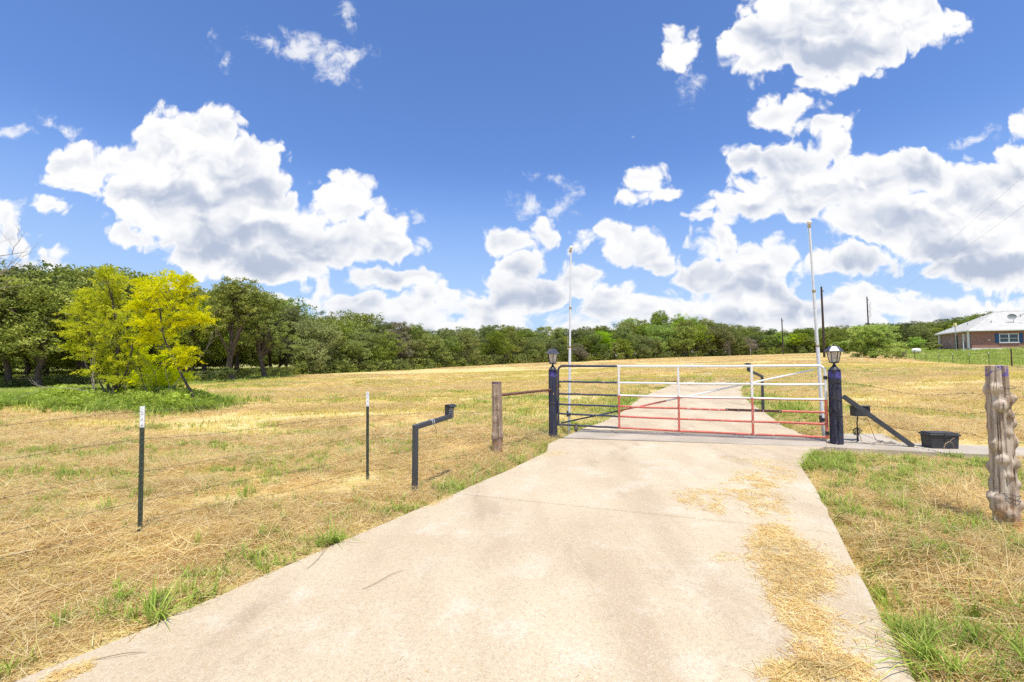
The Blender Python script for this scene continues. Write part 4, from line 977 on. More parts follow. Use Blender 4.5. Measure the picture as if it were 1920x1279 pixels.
# give the end wall's bricks the right run: it is its own object turned a quarter
b = MB(); b.box((LW-.1, (DW+.2)/2, .23+HW/2), (.2, DW-.2, HW)); b.box((LW/2, DW-.1, .23+HW/2), (LW-.4, .2, HW)); b.build('rear_wall', M['brickwall'], house)
ov = .62; ez = .23+HW+.02; rz_ = ez+3.15
E = [(-ov, -ov, ez), (LW+ov, -ov, ez), (LW+ov, DW+ov, ez), (-ov, DW+ov, ez), (DW/2, DW/2, rz_), (LW-DW/2, DW/2, rz_)]
dn = [(x_, y_, z_-.16) for x_, y_, z_ in E[:4]]
b = MB(); b.add(E, [(0,1,5,4), (1,2,5), (2,3,4,5), (3,0,4)]); rf = b.build('roof', M['shingle'], house)
b = MB(); b.add(E[:4]+dn, [(0,4,5,1), (1,5,6,2), (2,6,7,3), (3,7,4,0)]); b.v[0] = b.v[0]*1.0; b.add(dn, [(3,2,1,0)]); b.build('fascia', M['trim'], house)
for (x_, y_, f_) in ((1.4, 4.4, .33), (3.0, 1.5, .35), (7.2, 3.2, .5), (10.5, 2.0, .4)):
    zz = ez + (rz_-ez)*min((x_+ov)/(DW/2+ov), (y_+ov)/(DW/2+ov)); b = MB(); b.tube([(x_, y_, zz-.1), (x_, y_, zz+.35)], .06, 8); b.build('vent_pipe', M['hvac'], rf)
# gable ridge caps
for e0, e1 in ((0, 4), (3, 4), (4, 5)): b = MB(); b.tube([E[e0], E[e1]], .05, 5); b.build('ridge_cap', M['shingle'], rf)
# window with shutters
wn = MB(); cx_, cz_ = (wx0+wx1)/2, (wz0+wz1)/2
for (x_, z_, sx_, sz_) in ((wx0+.05, cz_, .1, wz1-wz0), (wx1-.05, cz_, .1, wz1-wz0), (cx_, cz_, .14, wz1-wz0-.2)): wn.box((x_, .0, z_), (sx_, .10, sz_))
for z_ in (wz0+.05, wz1-.05): wn.box((cx_, .0, z_), (wx1-wx0-.2, .10, .1))
for s_ in (-1, 1): wn.box((cx_+s_*(wx1-wx0)/4, .01, cz_-.02), ((wx1-wx0)/2-.17, .07, .07))
wn.box((cx_, -.06, wz0-.04), (wx1-wx0+.1, .16, .07)); win = wn.build('window', M['trim'], house)
for s_ in (-1, 1):
    for q_ in (-1, 1):
        b = MB(); b.box((cx_+s_*(wx1-wx0)/4, .05, cz_+q_*(wz1-wz0)/4), ((wx1-wx0)/2-.17, .02, (wz1-wz0)/2-.12)); b.build('pane', M['wglass'], win)
for s_ in (-1, 1):
    b = MB(); x_ = wx0-.24 if s_ < 0 else wx1+.24; b.box((x_, -.03, cz_), (.42, .05, wz1-wz0+.1))
    for k in range(16): b.box((x_, -.062, wz0+.05+k*(wz1-wz0-.1)/15), (.34, .015, .05))
    b.build('shutter', M['blue'], house)
# end wall: porch posts, narrow door, meter box
for y_ in (.25, 9.7): b = MB(); b.box((-.30, y_, .15+HW/2+.1), (.20, .20, HW-.05)); o = b.build('porch_post', M['trim'], house)
b = MB(); b.box((-.02, 4.6, 1.35), (.06, .9, 2.1)); o = b.build('door', M['wglass'], house)
b = MB(); b.box((-.05, 2.2, 1.55), (.12, .4, 2.0)); b.build('door_frame', M['trim'], house)
b = MB(); b.box((-.10, 2.1, .95), (.2, .45, .8)); b.build('meter_box', M['hvac'], house)
b = MB(); b.box((2.0, -.04, 1.45), (.16, .08, .16)); b.build('wall_light', M['trim'], house); b = MB(); b.box((-.05, 6.5, 1.5), (.10, .2, .2)); b.build('wall_light', M['trim'], house)
# satellite dish on the front roof slope
zz = ez+(rz_-ez)*((1.6+ov)/(DW/2+ov)); b = MB()
b.tube([(5.6, 1.6, zz-.05), (5.6, 1.5, zz+.55)], .035, 6); b.tube([(5.6, 1.5, zz+.5), (6.5, .8, zz+1.1)], .03, 6); b.box((6.5, .8, zz+1.12), (.16, .16, .14), bevel=.02)
sd_ = b.build('dish_mount', M['hvac'], rf)
b = MB(); V = []; n = 16
for k, (r_, d_) in enumerate(((0, 0), (.25, .02), (.45, .07), (.58, .13))):
    for j in range(n): a = j*2*math.pi/n; V.append((5.3+r_*math.cos(a)*.96, 1.35-d_*.8+.0*r_, zz+.78+r_*math.sin(a)*.75))
fs = [(i*n+j, i*n+(j+1) % n, (i+1)*n+(j+1) % n, (i+1)*n+j) for i in range(3) for j in range(n)]
b.add(V, fs); b.build('dish', M['hvac'], sd_, True)
# antenna mast in front of the end wall
am = gp(1794, 69); mast = empty('antenna_mast', am); tag(mast, 'slim mast with a pale yellow bird box in front of the brick house', 'mast')
hm = at(1794, 612, 69).z-am.z
b = MB(); b.tube([(0,0,0), (0,0,hm)], .05, 8); b.build('mast', M['hvac'], mast)
b = MB(); b.box((0, 0, hm+.25), (.34, .3, .5), bevel=.03); b.build('bird_box', M['yellowp'], mast)
b = MB(); b.box((0, 0, hm), (.95, .06, .06)); b.build('crossbar', M['trim'], mast)
b = MB(); p_ = gp(1808, 68); b.tube([(0,0,0), (0,0,1.6)], .05, 8); o = b.build('pipe_stand', M['trim']); o.location = p_; tag(o, 'short white standpipe near the corner of the brick house', 'pipe')
# air conditioner and tank
p_ = gp(1769, 80); ac = empty('air_conditioner', p_, .4); tag(ac, 'grey air conditioner unit beside the left end of the brick house', 'air conditioner')
b = MB(); b.box((0, 0, .5), (.95, .95, .95), bevel=.04); b.build('cabinet', M['hvac'], ac)
for k in range(7): b = MB(); b.box((0, -.485, .15+k*.11), (.85, .02, .04)); b.build('slat', M['charcoal'], ac)
b = MB(); b.lathe([(.40, .975), (.40, 1.0), (.1, 1.03)], 14); b.build('fan_guard', M['black'], ac, True)
p_ = gp(1759, 82); tb_ = empty('toy_cart', p_); tag(tb_, 'small red cart with a grey tarp left of the brick house', 'cart')
b = MB(); b.box((0, 0, .45), (1.0, .6, .5), bevel=.05); b.build('body', M['red'], tb_)
b = MB(); b.box((.05, 0, .78), (.9, .66, .16), bevel=.06, taper=.8); b.build('tarp', M['hvac'], tb_)
for x_, y_ in ((-.35, -.32), (.35, -.32), (-.35, .32), (.35, .32)): b = MB(); b.tube([(x_, y_-.04, .15), (x_, y_+.04, .15)], .15, 12); b.build('wheel', M['rubber'], tb_)
p_ = gp(1719, 72); tk = empty('propane_tank', p_, -.35); tk.scale = (.8, .8, .85); tag(tk, 'white rounded propane tank standing in the meadow behind the wire fence', 'tank')
zc_ = at(1719, 656, 72).z-p_.z
b = MB(); prof = [(.0, -.75), (.18, -.72), (.30, -.62), (.36, -.45), (.36, .45), (.30, .62), (.18, .72), (.0, .75)]
b.lathe([(max(r_, .002), z_) for r_, z_ in prof], 18); v_ = b.v[0].copy(); b.v[0] = np.c_[v_[:, 2], v_[:, 1], v_[:, 0]+max(zc_, .5)]; b.build('vessel', M['whitep'], tk, True)
b = MB(); b.tube([(0, 0, max(zc_, .5)+.34), (0, 0, max(zc_, .5)+.46)], .12, 10)
b.build('dome', M['whitep'], tk)
for x_ in (-.4, .4): b = MB(); b.box((x_, 0, max(zc_, .5)/2-.1), (.10, .5, max(zc_, .5)), bevel=.01); b.build('foot', M['gconcrete'], tk)

# ================================================================== trees
def leaf_mat(name, dark, mid_, light, trans=.38):
    m, t = new_mat(name); v = t.attr('var'); r = t.n.new('ShaderNodeValToRGB'); t.l.new(v, r.inputs[0]); e = r.color_ramp.elements
    e.new(.5); e[0].color = (*dark, 1); e[1].position = .5; e[1].color = (*mid_, 1); e[2].position = 1; e[2].color = (*light, 1)
    oi = t.n.new('ShaderNodeObjectInfo'); rnd = oi.outputs['Random']
    hs = t.n.new('ShaderNodeHueSaturation'); t.l.new(r.outputs[0], hs.inputs['Color']); t.put(hs, 'Hue', t.ramp(rnd, 0, 1, .485, .515, False)); t.put(hs, 'Value', t.ramp(t.math('FRACT', t.math('MULTIPLY', rnd, 7.3)), 0, 1, .80, 1.18, False)); t.put(hs, 'Saturation', t.ramp(t.math('FRACT', t.math('MULTIPLY', rnd, 3.7)), 0, 1, .82, 1.08, False))
    t.put(t.b, 'Base Color', hs.outputs[0]); t.b.inputs['Roughness'].default_value = .6; t.b.inputs['Specular IOR Level'].default_value = .12
    tl = t.n.new('ShaderNodeBsdfTranslucent'); t.l.new(hs.outputs[0], tl.inputs[0]); mx = t.n.new('ShaderNodeMixShader'); mx.inputs[0].default_value = trans
    t.l.new(t.b.outputs[0], mx.inputs[1]); t.l.new(tl.outputs[0], mx.inputs[2]); t.l.new(mx.outputs[0], t.out.inputs[0]); M[name] = m
leaf_mat('olive leaves', (0.15, 0.185, 0.035), (0.29, 0.325, 0.065), (0.46, 0.47, 0.12))
leaf_mat('green leaves', (0.145, 0.20, 0.026), (0.29, 0.36, 0.050), (0.48, 0.53, 0.10))
leaf_mat('bright leaves', (0.20, 0.31, 0.03), (0.36, 0.50, 0.05), (0.52, 0.62, 0.10))
leaf_mat('deep leaves', (0.09, 0.13, 0.022), (0.19, 0.24, 0.040), (0.33, 0.37, 0.08))
leaf_mat('greyed leaves', (0.17, 0.165, 0.085), (0.28, 0.26, 0.145), (0.40, 0.35, 0.22))
leaf_mat('dry twigs', (0.27, 0.20, 0.14), (0.42, 0.32, 0.23), (0.56, 0.45, 0.34), .1)
leaf_mat('bush leaves', (0.32, 0.46, 0.035), (0.52, 0.68, 0.06), (0.74, 0.84, 0.14), .45)
leaf_mat('lime leaves', (0.36, 0.46, 0.008), (0.66, 0.76, 0.010), (0.88, 0.90, 0.015), .5)
leaf_mat('yellow leaves', (0.46, 0.52, 0.005), (0.76, 0.82, 0.006), (0.98, 0.92, 0.01), .5)
def leaves(tips, n_per, spread, size, r, flat=.6, ratio=1.7, updir=.35, tipvar=None, hang=0.0):
    T = len(tips); N = T*n_per; c = np.repeat(tips, n_per, 0); off = r.normal(0, 1, (N, 3)); off /= np.linalg.norm(off, axis=1)[:, None]
    off *= (r.random(N)**.45)[:, None]*spread*r.uniform(.6, 1.25, T).repeat(n_per)[:, None]; off[:, 2] *= flat; c = c + off
    nrm = r.normal(0, 1, (N, 3)); nrm[:, 2] += updir*2; nrm /= np.linalg.norm(nrm, axis=1)[:, None]
    a = r.normal(0, 1, (N, 3)); a[:, 2] -= hang; a -= nrm*np.sum(a*nrm, 1)[:, None]; a /= np.linalg.norm(a, axis=1)[:, None]; bb = np.cross(nrm, a)
    s_ = size*r.uniform(.6, 1.35, N)
    A = a*(s_*ratio/2)[:, None]; B = bb*(s_/2)[:, None]
    V = np.stack([c-A*.9, c-B*.75+A*.1, c+A, c+B*.75+A*.1], 1)
    tv = (tipvar if tipvar is not None else np.clip(r.normal(.45, .2, T), 0, 1)).repeat(n_per)
    return V.reshape(-1, 3), np.repeat(np.clip(tv + r.normal(0, .16, N), 0, 1), 4)
def grow(seed, H, W, trunk_r, ntips, low=.1, n_limbs=7, trunks=1, fork=.3, spread_trunk=.1, lobes=7, shell=.55, top_bias=1.0, lean=(0, 0), base_w=.75):
    """skeleton and twig tips: limbs reach lobes of the crown, twigs branch off the limbs"""
    r = np.random.default_rng(seed); b = MB(); tips = []
    L = []
    for k in range(lobes):
        a = r.uniform(0, 6.28); f = r.random(); zc = low+(1-low)*(.25+.62*f*top_bias)
        rad = W/2*(base_w+(1-base_w)*math.sin(min(1, zc)*math.pi))*(.25+.5*r.random())*(1.15-.55*f)
        sr = W*.5*r.uniform(.38, .58); L.append((np.array([rad*math.cos(a), rad*math.sin(a), zc*H]), np.array([sr, sr, min(sr*.8, H*(1-low)*.32)])))
    L.append((np.array([r.normal(0, .05*W), r.normal(0, .05*W), H*.83]), np.array([W*.28, W*.28, H*.17])))
    for c, rr_ in L:
        m_ = int(ntips/len(L)); v = r.normal(0, 1, (m_, 3)); v /= np.linalg.norm(v, axis=1)[:, None]; v *= (shell+(1-shell)*r.random(m_))[:, None]
        tips.append(c+v*rr_)
    tips = np.concatenate(tips); tips[:, 2] = np.maximum(tips[:, 2], H*low*.6+.1); tips[:, 2] = np.minimum(tips[:, 2], H*.985)
    sh_ = tips[:, 2]/H; tips[:, 0] += lean[0]*sh_; tips[:, 1] += lean[1]*sh_
    limb_pts = []
    for tnk in range(trunks):
        a = r.uniform(0, 6.28); bx, by = (spread_trunk*math.cos(a)*(tnk > 0), spread_trunk*math.sin(a)*(tnk > 0)); fz = H*fork*r.uniform(.8, 1.2)
        fx, fy = bx*2+lean[0]*fork+r.normal(0, .03*H), by*2+lean[1]*fork+r.normal(0, .03*H)
        tr = trunk_r*(1 if trunks == 1 else r.uniform(.6, .9))
        b.tube([(bx, by, -.15), (bx*1.2, by*1.2, .1), (bx*1.4+(fx-bx)*.4+r.normal(0, .02*H), by*1.4+(fy-by)*.4, fz*.5), (fx, fy, fz)], [tr*1.5, tr*1.15, tr, tr*.85], 9)
        for k in range(max(2, n_limbs//trunks)):
            c, rr_ = L[(k*trunks+tnk) % len(L)]; c = c + np.array([lean[0], lean[1], 0])*c[2]/H
            s0 = np.array([fx, fy, fz*r.uniform(.75, 1.0)]); e = c+rr_*r.normal(0, .25, 3); mid_ = (s0+e)/2+np.array([r.normal(0, .05*H), r.normal(0, .05*H), r.uniform(-.02, .10)*H])
            pts = [(1-t_)**2*s0+2*t_*(1-t_)*mid_+t_*t_*e for t_ in np.linspace(0, 1, 7)]; rd = np.linspace(tr*.62, tr*.12, 7)
            b.tube(pts, list(rd), 7); limb_pts += [(p, q_) for p, q_ in zip(pts[2:], rd[2:])]
    LP = np.array([p for p, _ in limb_pts]); LR = np.array([q_ for _, q_ in limb_pts])
    step = max(1, len(tips)//130)
    for tp in tips[::step]:
        i = int(np.argmin(np.linalg.norm(LP-tp, axis=1)+r.random(len(LP))*.15*W)); s0 = LP[i]; mid_ = (s0+tp)/2+r.normal(0, .03*H, 3)
        b.tube([s0, mid_, tp], [min(LR[i], trunk_r*.25), trunk_r*.11, trunk_r*.04], 4, caps=False)
    return b, tips, r
VAR = {}
def variant(key, seed, H, W, tr, ntips, nper, spread, size, bark_='bark', **kw):
    lk = {k: kw.pop(k) for k in ('flat', 'ratio', 'updir', 'hang') if k in kw}
    b, tips, r = grow(seed, H, W, tr, ntips, **kw); V, va = leaves(tips, nper, spread, size, r, **lk)
    tk_ = b.build('trunk', M[bark_], smooth=True); cr_ = quads_mesh('crown', V, var=va, mats=[M['green leaves']])
    VAR[key] = (tk_.data, cr_.data, H); bpy.data.objects.remove(tk_); bpy.data.objects.remove(cr_)
# round low-branching wood-edge trees, 7 m tall at scale 1
for k in range(5): variant('edge%d' % k, 100+k, 7.0, 7.8, .13, 400, 24, .55, .15, low=.04, trunks=2+k % 2, fork=.18, n_limbs=8, lobes=9, shell=.5, spread_trunk=.25)
for k in range(3): variant('open%d' % k, 200+k, 7.5, 6.2, .14, 230, 24, .48, .14, low=.26, trunks=1+k % 2, fork=.3, n_limbs=8, lobes=8, shell=.4)
for k in range(3): variant('tall%d' % k, 300+k, 9.5, 8.2, .2, 520, 30, .55, .15, low=.13, trunks=1, fork=.25, n_limbs=10, lobes=11, shell=.5)
variant('big0', 401, 9.5, 7.6, .24, 400, 34, .42, .12, low=.28, trunks=1, fork=.30, n_limbs=10, lobes=11, shell=.35, top_bias=1.05)
variant('big1', 402, 9.0, 6.6, .20, 380, 34, .42, .12, low=.20, trunks=1, fork=.26, n_limbs=9, lobes=10, shell=.35)
for k in range(2): variant('bare%d' % k, 500+k, 5.5, 4.6, .09, 260, 9, .40, .045, 'pale bark', low=.12, trunks=2, fork=.2, n_limbs=9, lobes=8, shell=.2, ratio=5)
variant('bushy', 601, 4.2, 6.8, .12, 520, 34, .40, .13, low=.04, trunks=4, fork=.15, n_limbs=12, lobes=12, shell=.6, spread_trunk=.3)
variant('small', 602, 2.4, 2.6, .05, 160, 24, .26, .10, low=.04, trunks=3, fork=.15, n_limbs=6, lobes=6, shell=.4, spread_trunk=.12)
ADJ = {'olive leaves': 'olive', 'green leaves': 'mid green', 'bright leaves': 'bright green', 'deep leaves': 'dark green', 'greyed leaves': 'greyish', 'dry twigs': 'leafless tan'}
LAND = [(-200, 'the left frame edge'), (120, 'the lime-green tree'), (390, 'the yellow tree'), (560, 'the tall forked-trunk trees'), (687, 'the farther steel post'), (805, 'the near keypad stand'), (932, 'the round wooden post'), (1034, 'the left lantern'), (1069, 'the left flagpole'),
        (1160, "the gate's navy end"), (1270, "the gate's middle upright"), (1320, 'the dirt track'), (1469, 'the farthest utility pole'), (1530, 'the right flagpole'), (1570, 'the right lantern'), (1635, 'the round bush'), (1760, 'the brick house')]
ORD = ['first', 'second', 'third', 'fourth', 'fifth', 'sixth', 'seventh', 'eighth', 'ninth', 'tenth', 'eleventh', 'twelfth']
TREES = []
def add_tree(key, px, Y_, H, mat, row, rot=None, wide=1.0, label=None, bark_=None, cat='tree', name='tree', loc=None):
    tm, cm, H0 = VAR[key]; p = loc if loc is not None else gp(px, Y_); s_ = H/H0
    root = empty(name, p, rng.uniform(0, 6.28) if rot is None else rot); root.scale = (s_*wide, s_*wide, s_)
    o = bpy.data.objects.new('trunk', tm); link(o); o.parent = root
    if bark_: o.material_slots[0].link = 'OBJECT'; o.material_slots[0].material = M[bark_]
    c = bpy.data.objects.new('crown', cm); link(c); c.parent = root; c.material_slots[0].link = 'OBJECT'; c.material_slots[0].material = M[mat]
    if cat: tag(root, label, cat)
    if row: TREES.append((px, row, mat, root)); root['group'] = {'front row': 'trees along the front edge of the wood', 'middle row': 'trees behind the front edge of the wood', 'back row': 'trees standing at the back of the wood'}[row]
    return root
def lerp_tab(tab, x):
    xs = [a for a, _ in tab]; return float(np.interp(x, xs, [b_ for _, b_ in tab]))
EDGE = [(-200,36),(0,38),(130,40),(300,41),(440,42),(520,46),(600,52),(740,60),(900,72),(1090,85),(1300,98),(1460,101),(1560,101),(1640,100),(1760,104),(1950,112),(2200,120)]
TOP = [(-200,495),(0,497),(60,506),(110,512),(150,503),(200,499),(250,522),(300,540),(360,538),(400,533),(440,528),(520,548),(548,578),(600,584),(650,580),(700,593),(740,604),(800,614),(870,613),(900,609),(1000,614),(1060,614),(1150,608),(1185,600),(1250,600),(1300,597),(1340,602),(1400,609),(1450,616),(1500,616),(1560,607),(1600,612),(1640,605),(1700,604),(1750,600),(1800,598),(1850,587),(1900,598),(2200,590)]
def hgt(px, Y_, top): return max(1.5, at(px, top, Y_).z - gp(px, Y_).z)
r_ = np.random.default_rng(5)
# front row
px = -150.0
while px < 2150:
    Y_ = lerp_tab(EDGE, px)+r_.uniform(-1.5, 2); top = lerp_tab(TOP, px); full = hgt(px, Y_, top)
    far_ = px > 560
    f = r_.uniform(.52, .92) if far_ else r_.uniform(.55, .85)
    if px < 60: f = .98
    mats_ = ['olive leaves']*5+['green leaves']*3+['deep leaves']*2+['greyed leaves']
    if 1120 < px < 1330: mats_ = ['olive leaves']*3+['green leaves']*3+['bright leaves']*2
    if 1440 < px < 1640: mats_ = ['bright leaves']*2+['green leaves']*3
    if px < 560: mats_ = ['green leaves']*2+['deep leaves']*2+['olive leaves']
    mat = mats_[r_.integers(len(mats_))]
    key = (('edge%d' % r_.integers(5)) if (far_ and r_.random() < .75) else ('open%d' % r_.integers(3))) if px > 560 else ('tall%d' % r_.integers(3))
    if not (395 < px < 545) and not (100 < px < 380 and r_.random() < .35) and not (1580 < px < 1700):
        add_tree(key, px, Y_, full*f, mat, 'front row', wide=r_.uniform(.85, 1.15))
    px += r_.uniform(.75, 1.1)*(7.0*f*full/7.5*.48)*F/Y_*(1.0 if px > 560 else 1.6)
# middle and back rows reach the skyline
for row, dY, f0, f1, stepf in (('middle row', 9, .86, .98, .85), ('back row', 20, .95, 1.03, .85)):
    px = -160.0
    while px < 2150:
        Y_ = lerp_tab(EDGE, px)+dY*(1 if px > 560 else .7)+r_.uniform(-2, 3); top = lerp_tab(TOP, px); full = hgt(px, Y_, top)
        f = r_.uniform(f0, f1); mats_ = ['olive leaves']*3+['deep leaves']*3+['green leaves']*2
        key = (['edge%d' % r_.integers(5), 'edge%d' % r_.integers(5), 'open%d' % r_.integers(3), 'tall%d' % r_.integers(3)][r_.integers(4)]) if px > 560 else ('tall%d' % r_.integers(3) if row == 'middle row' else 'edge%d' % r_.integers(5))
        add_tree(key, px, Y_, full*f, mats_[r_.integers(len(mats_))], row, wide=r_.uniform(.9, 1.25))
        px += r_.uniform(.75, 1.15)*stepf*(5.2*full*f/7.5)*F/Y_
# trees that stand out
def solo(key, px, base_or_Y, top, mat, label, wide=1.0, rot=0.4, **kw):
    return add_tree(key, px, base_or_Y, hgt(px, base_or_Y, top), mat, None, rot=rot, wide=wide, label=label, **kw)
solo('big0', 437, 40.5, 523, 'olive leaves', 'tall olive tree with a bare forked trunk at the field edge, left of its twin', 1.0, 1.2)
solo('big1', 497, 43, 545, 'olive leaves', 'tall olive tree right of the forked one, its trunk standing in grass', 1.05, 2.6)
solo('tall1', 76, 36.5, 507, 'green leaves', 'broad feathery mid green tree left of the lime-green tree', 1.05, .3)
solo('tall0', 18, 37, 500, 'deep leaves', 'dark dense tree at the left edge of the picture', 1.0, 2.2)
solo('tall2', 175, 44, 500, 'green leaves', 'tall mid green tree rising behind the lime-green tree', 1.0, 1.3)
solo('open1', 385, 44, 545, 'green leaves', 'small mid green tree between the yellow tree and the forked trunk', 1.0, .9)
solo('tall2', 1236, 116, 583, 'bright leaves', 'bright green tree with the tallest crown above the wood, left of the dirt track', .62, .2)
solo('tall0', 1186, 112, 596, 'bright leaves', 'rounded bright green crown standing above the wood, nearest the gate middle on its left', .75, 4.2)
solo('open2', 1281, 114, 588, 'bright leaves', 'bright green tree with a split crown above the dirt track', .8, 1.1)
solo('open0', 1305, 116, 591, 'bright leaves', 'narrow bright green tree right of the split-crowned one', .55, 2.1)
solo('tall1', 1850, 128, 584, 'olive leaves', 'broad olive tree rising behind the pale roof of the house', 1.5, 2.1)
solo('open0', 1872, 122, 581, 'deep leaves', 'dark sparse treetop showing over the ridge of the roof', .8, 3.1)
solo('open1', 745, 66, 603, 'greyed leaves', 'thin grey airy tree against the sky above the keypad stand', 1.1, 1.9)
solo('bare0', 1368, 96, 637, 'dry twigs', 'leafless tan shrub at the wood edge, the left one of two', 1.2, .5, bark_='pale bark')
solo('bare1', 1408, 97, 633, 'dry twigs', 'leafless tan shrub at the wood edge, the right one of two', 1.25, 1.7, bark_='pale bark')
solo('bare1', 950, 75, 640, 'dry twigs', 'leafless grey shrub in front of the wood above the wooden post', .8, 2.7, bark_='pale bark')
add_tree('bushy', 1637, 56, hgt(1637, 56, 612), 'bush leaves', None, rot=1.0, wide=1.0, label='large round bright green bush at the right end of the field', cat='bush', name='bush')
add_tree('small', 1688, 60, 1.7, 'greyed leaves', None, rot=.4, wide=1.0, label='small thin greyish shrub right of the round bush', cat='bush', name='bush')
add_tree('small', 1640, 53.5, .9, 'bright leaves', None, rot=.4, wide=1.7, label='low lime-green plant at the foot of the round bush', cat='bush', name='bush')
add_tree('small', 424, 38, 1.3, 'deep leaves', None, rot=.4, wide=1.0, label='small dark shrub at the foot of the forked-trunk tree', cat='bush', name='bush')
add_tree('small', 1722, 88, 2.6, 'bright leaves', None, rot=.4, wide=1.3, label='small bright green shrub behind the propane tank', cat='bush', name='bush')
add_tree('small', 1748, 78, 1.5, 'green leaves', None, rot=.9, wide=2.2, label='low green shrub in the meadow right of the propane tank', cat='bush', name='bush')
add_tree('small', 1585, 84, 2.4, 'bright leaves', None, rot=2.9, wide=1.9, label='low bright green shrub left of the round bush', cat='bush', name='bush')
seen = {}
for px, row, mat, root in sorted(TREES, key=lambda q_: q_[0]):
    k = max(i for i, (lx, _) in enumerate(LAND) if lx <= px) if px >= LAND[0][0] else 0; key = (k, row, mat); seen[key] = seen.get(key, 0)+1
    root['label'] = '%s %s %s tree of the wood right of %s' % (ORD[min(11, seen[key]-1)], ADJ[mat], row.replace(' ', '-'), LAND[k][1])
# -------- the bright trees of the near clump: feathery sprays on real branches, shaped after the photograph
def fronds(tips, dirs, n, length, radius, size, r, ratio=3.2):
    """leaflets strung along arching sprays that start at each tip"""
    T = len(tips); N = T*n; t_ = np.tile(np.linspace(.02, 1, n), T) + r.normal(0, .03, N); L = np.repeat(length*r.uniform(.5, 1.35, T), n)
    d = np.repeat(dirs, n, 0); c = np.repeat(tips, n, 0) + d*(L*t_)[:, None]; c[:, 2] -= .42*L*t_**2
    c += r.normal(0, 1, (N, 3))*(radius*(1.15-.8*t_))[:, None]
    a = d + r.normal(0, .55, (N, 3)); a[:, 2] -= .6*t_; a /= np.linalg.norm(a, axis=1)[:, None]
    nr = r.normal(0, 1, (N, 3)); nr[:, 2] += .5; nr -= a*np.sum(a*nr, 1)[:, None]; nr /= np.linalg.norm(nr, axis=1)[:, None]; bb = np.cross(nr, a)
    s_ = size*r.uniform(.6, 1.3, N); A = a*(s_*ratio/2)[:, None]; B = bb*(s_/2)[:, None]
    V = np.stack([c-A*.9, c-B*.75+A*.1, c+A, c+B*.75+A*.1], 1); tv = np.clip(r.normal(.48, .22, T), 0, 1).repeat(n)
    return V.reshape(-1, 3), np.repeat(np.clip(tv+r.normal(0, .14, N), 0, 1), 4)
def shaped_tree(name, label, foot, Y_, stems, lobes, mat, seed, per=26, nleaf=34, length=.42, cat='tree'):
    r = np.random.default_rng(seed); p0 = gp(foot, Y_); root = empty(name, p0); tag(root, label, cat); b = MB(); tips = []; dirs = []; ends = []
    for st in stems:
        pts = [at(px, py, Y_+dy)-p0 for px, py, dy in st[1]]; k = len(pts); b.tube(pts, list(np.linspace(st[0], st[0]*.4, k)), 8); ends += [(np.array(tuple(q_)), st[0]*.5) for q_ in pts[1:]]
    EP = np.array([e for e, _ in ends]); k_ = Y_/F
    for (cx_, cy_, rx_, ry_) in lobes:
        c = np.array(tuple(at(cx_, cy_, Y_+r.normal(0, .28))-p0)); v = r.normal(0, 1, (per, 3)); v /= np.linalg.norm(v, axis=1)[:, None]; q_ = v*(.15+.75*r.random(per))[:, None]
        tp = c+q_*np.array([rx_*k_, rx_*k_*.95, ry_*k_]); tp[:, 2] = np.maximum(tp[:, 2], .15); tips.append(tp)
        dd = v*np.array([1, 1, .55])+np.array([0, 0, .75])+r.normal(0, .3, (per, 3)); dd /= np.linalg.norm(dd, axis=1)[:, None]; dirs.append(dd)
        low_ = EP[:, 2] < c[2]+.1; dist = np.linalg.norm(EP-c, axis=1)+np.where(low_, 0, 5); s0 = EP[int(np.argmin(dist))]; m_ = (s0+c)/2+r.normal(0, .08, 3); b.tube([s0, m_, c], [.022, .015, .007], 6)
        for t1 in tp[::3]: b.tube([m_*.25+c*.75, (m_*.15+c*.5+t1*.35)+r.normal(0, .02, 3), t1], [.008, .005, .002], 4, caps=False)
    V, va = fronds(np.concatenate(tips), np.concatenate(dirs), nleaf, length, .055, .036, r)
    b.build('trunk', M['bark'], root, True); quads_mesh('crown', V, var=va, mats=[M[mat]], parent=root); return root
shaped_tree('lime_tree', 'lime-green feathery multi-stemmed tree standing in the weedy clump', 212, 17.5,
  [(.10, [(212,760,0),(214,735,0),(218,705,0),(222,660,0),(220,610,0),(210,560,0)]), (.06, [(212,752,0),(200,715,.1),(180,670,.1),(165,620,.1),(160,580,.1)]), (.05, [(216,740,0),(236,700,-.1),(248,655,-.1),(250,610,-.1)]), (.04, [(205,750,.1),(185,712,.3),(160,680,.3)])],
  [(205,540,22,24),(186,560,26,22),(225,560,20,26),(165,575,24,20),(150,585,22,16),(200,585,34,24),(235,590,24,26),(150,610,26,18),(180,610,34,22),(215,618,30,26),(140,628,20,16),(165,640,34,20),(200,650,34,24),(240,640,22,26),(138,655,16,12),(175,670,30,18),(215,685,30,20),(245,680,20,20),(190,700,26,16),(230,715,24,14),(212,520,10,12),(196,516,6,9),(160,556,10,12)],
  'lime leaves', 91, per=30)
shaped_tree('yellow_tree', 'yellow-leaved tree leaning left on a thin slanting trunk', 366, 16.6,
  [(.055, [(368,759,0),(358,735,0),(343,708,0),(330,682,0),(312,645,.05),(304,622,.05)]), (.03, [(304,622,.05),(300,580,.05),(290,545,.05)]), (.028, [(306,628,.05),(325,600,0),(340,570,0)]), (.022, [(330,682,0),(318,668,.1),(300,650,.2)])],
  [(300,545,34,22),(330,535,24,18),(280,558,28,20),(345,555,26,22),(310,525,22,14),(360,590,22,18),(325,575,36,26),(285,585,30,24),(262,575,14,12),(310,605,36,20),(350,610,26,16),(275,612,22,18),(300,635,34,14),(272,640,14,12),(338,664,20,12),(352,680,12,9),(378,600,10,8),(268,535,8,9),(345,530,7,9)],
  'yellow leaves', 92, per=30)
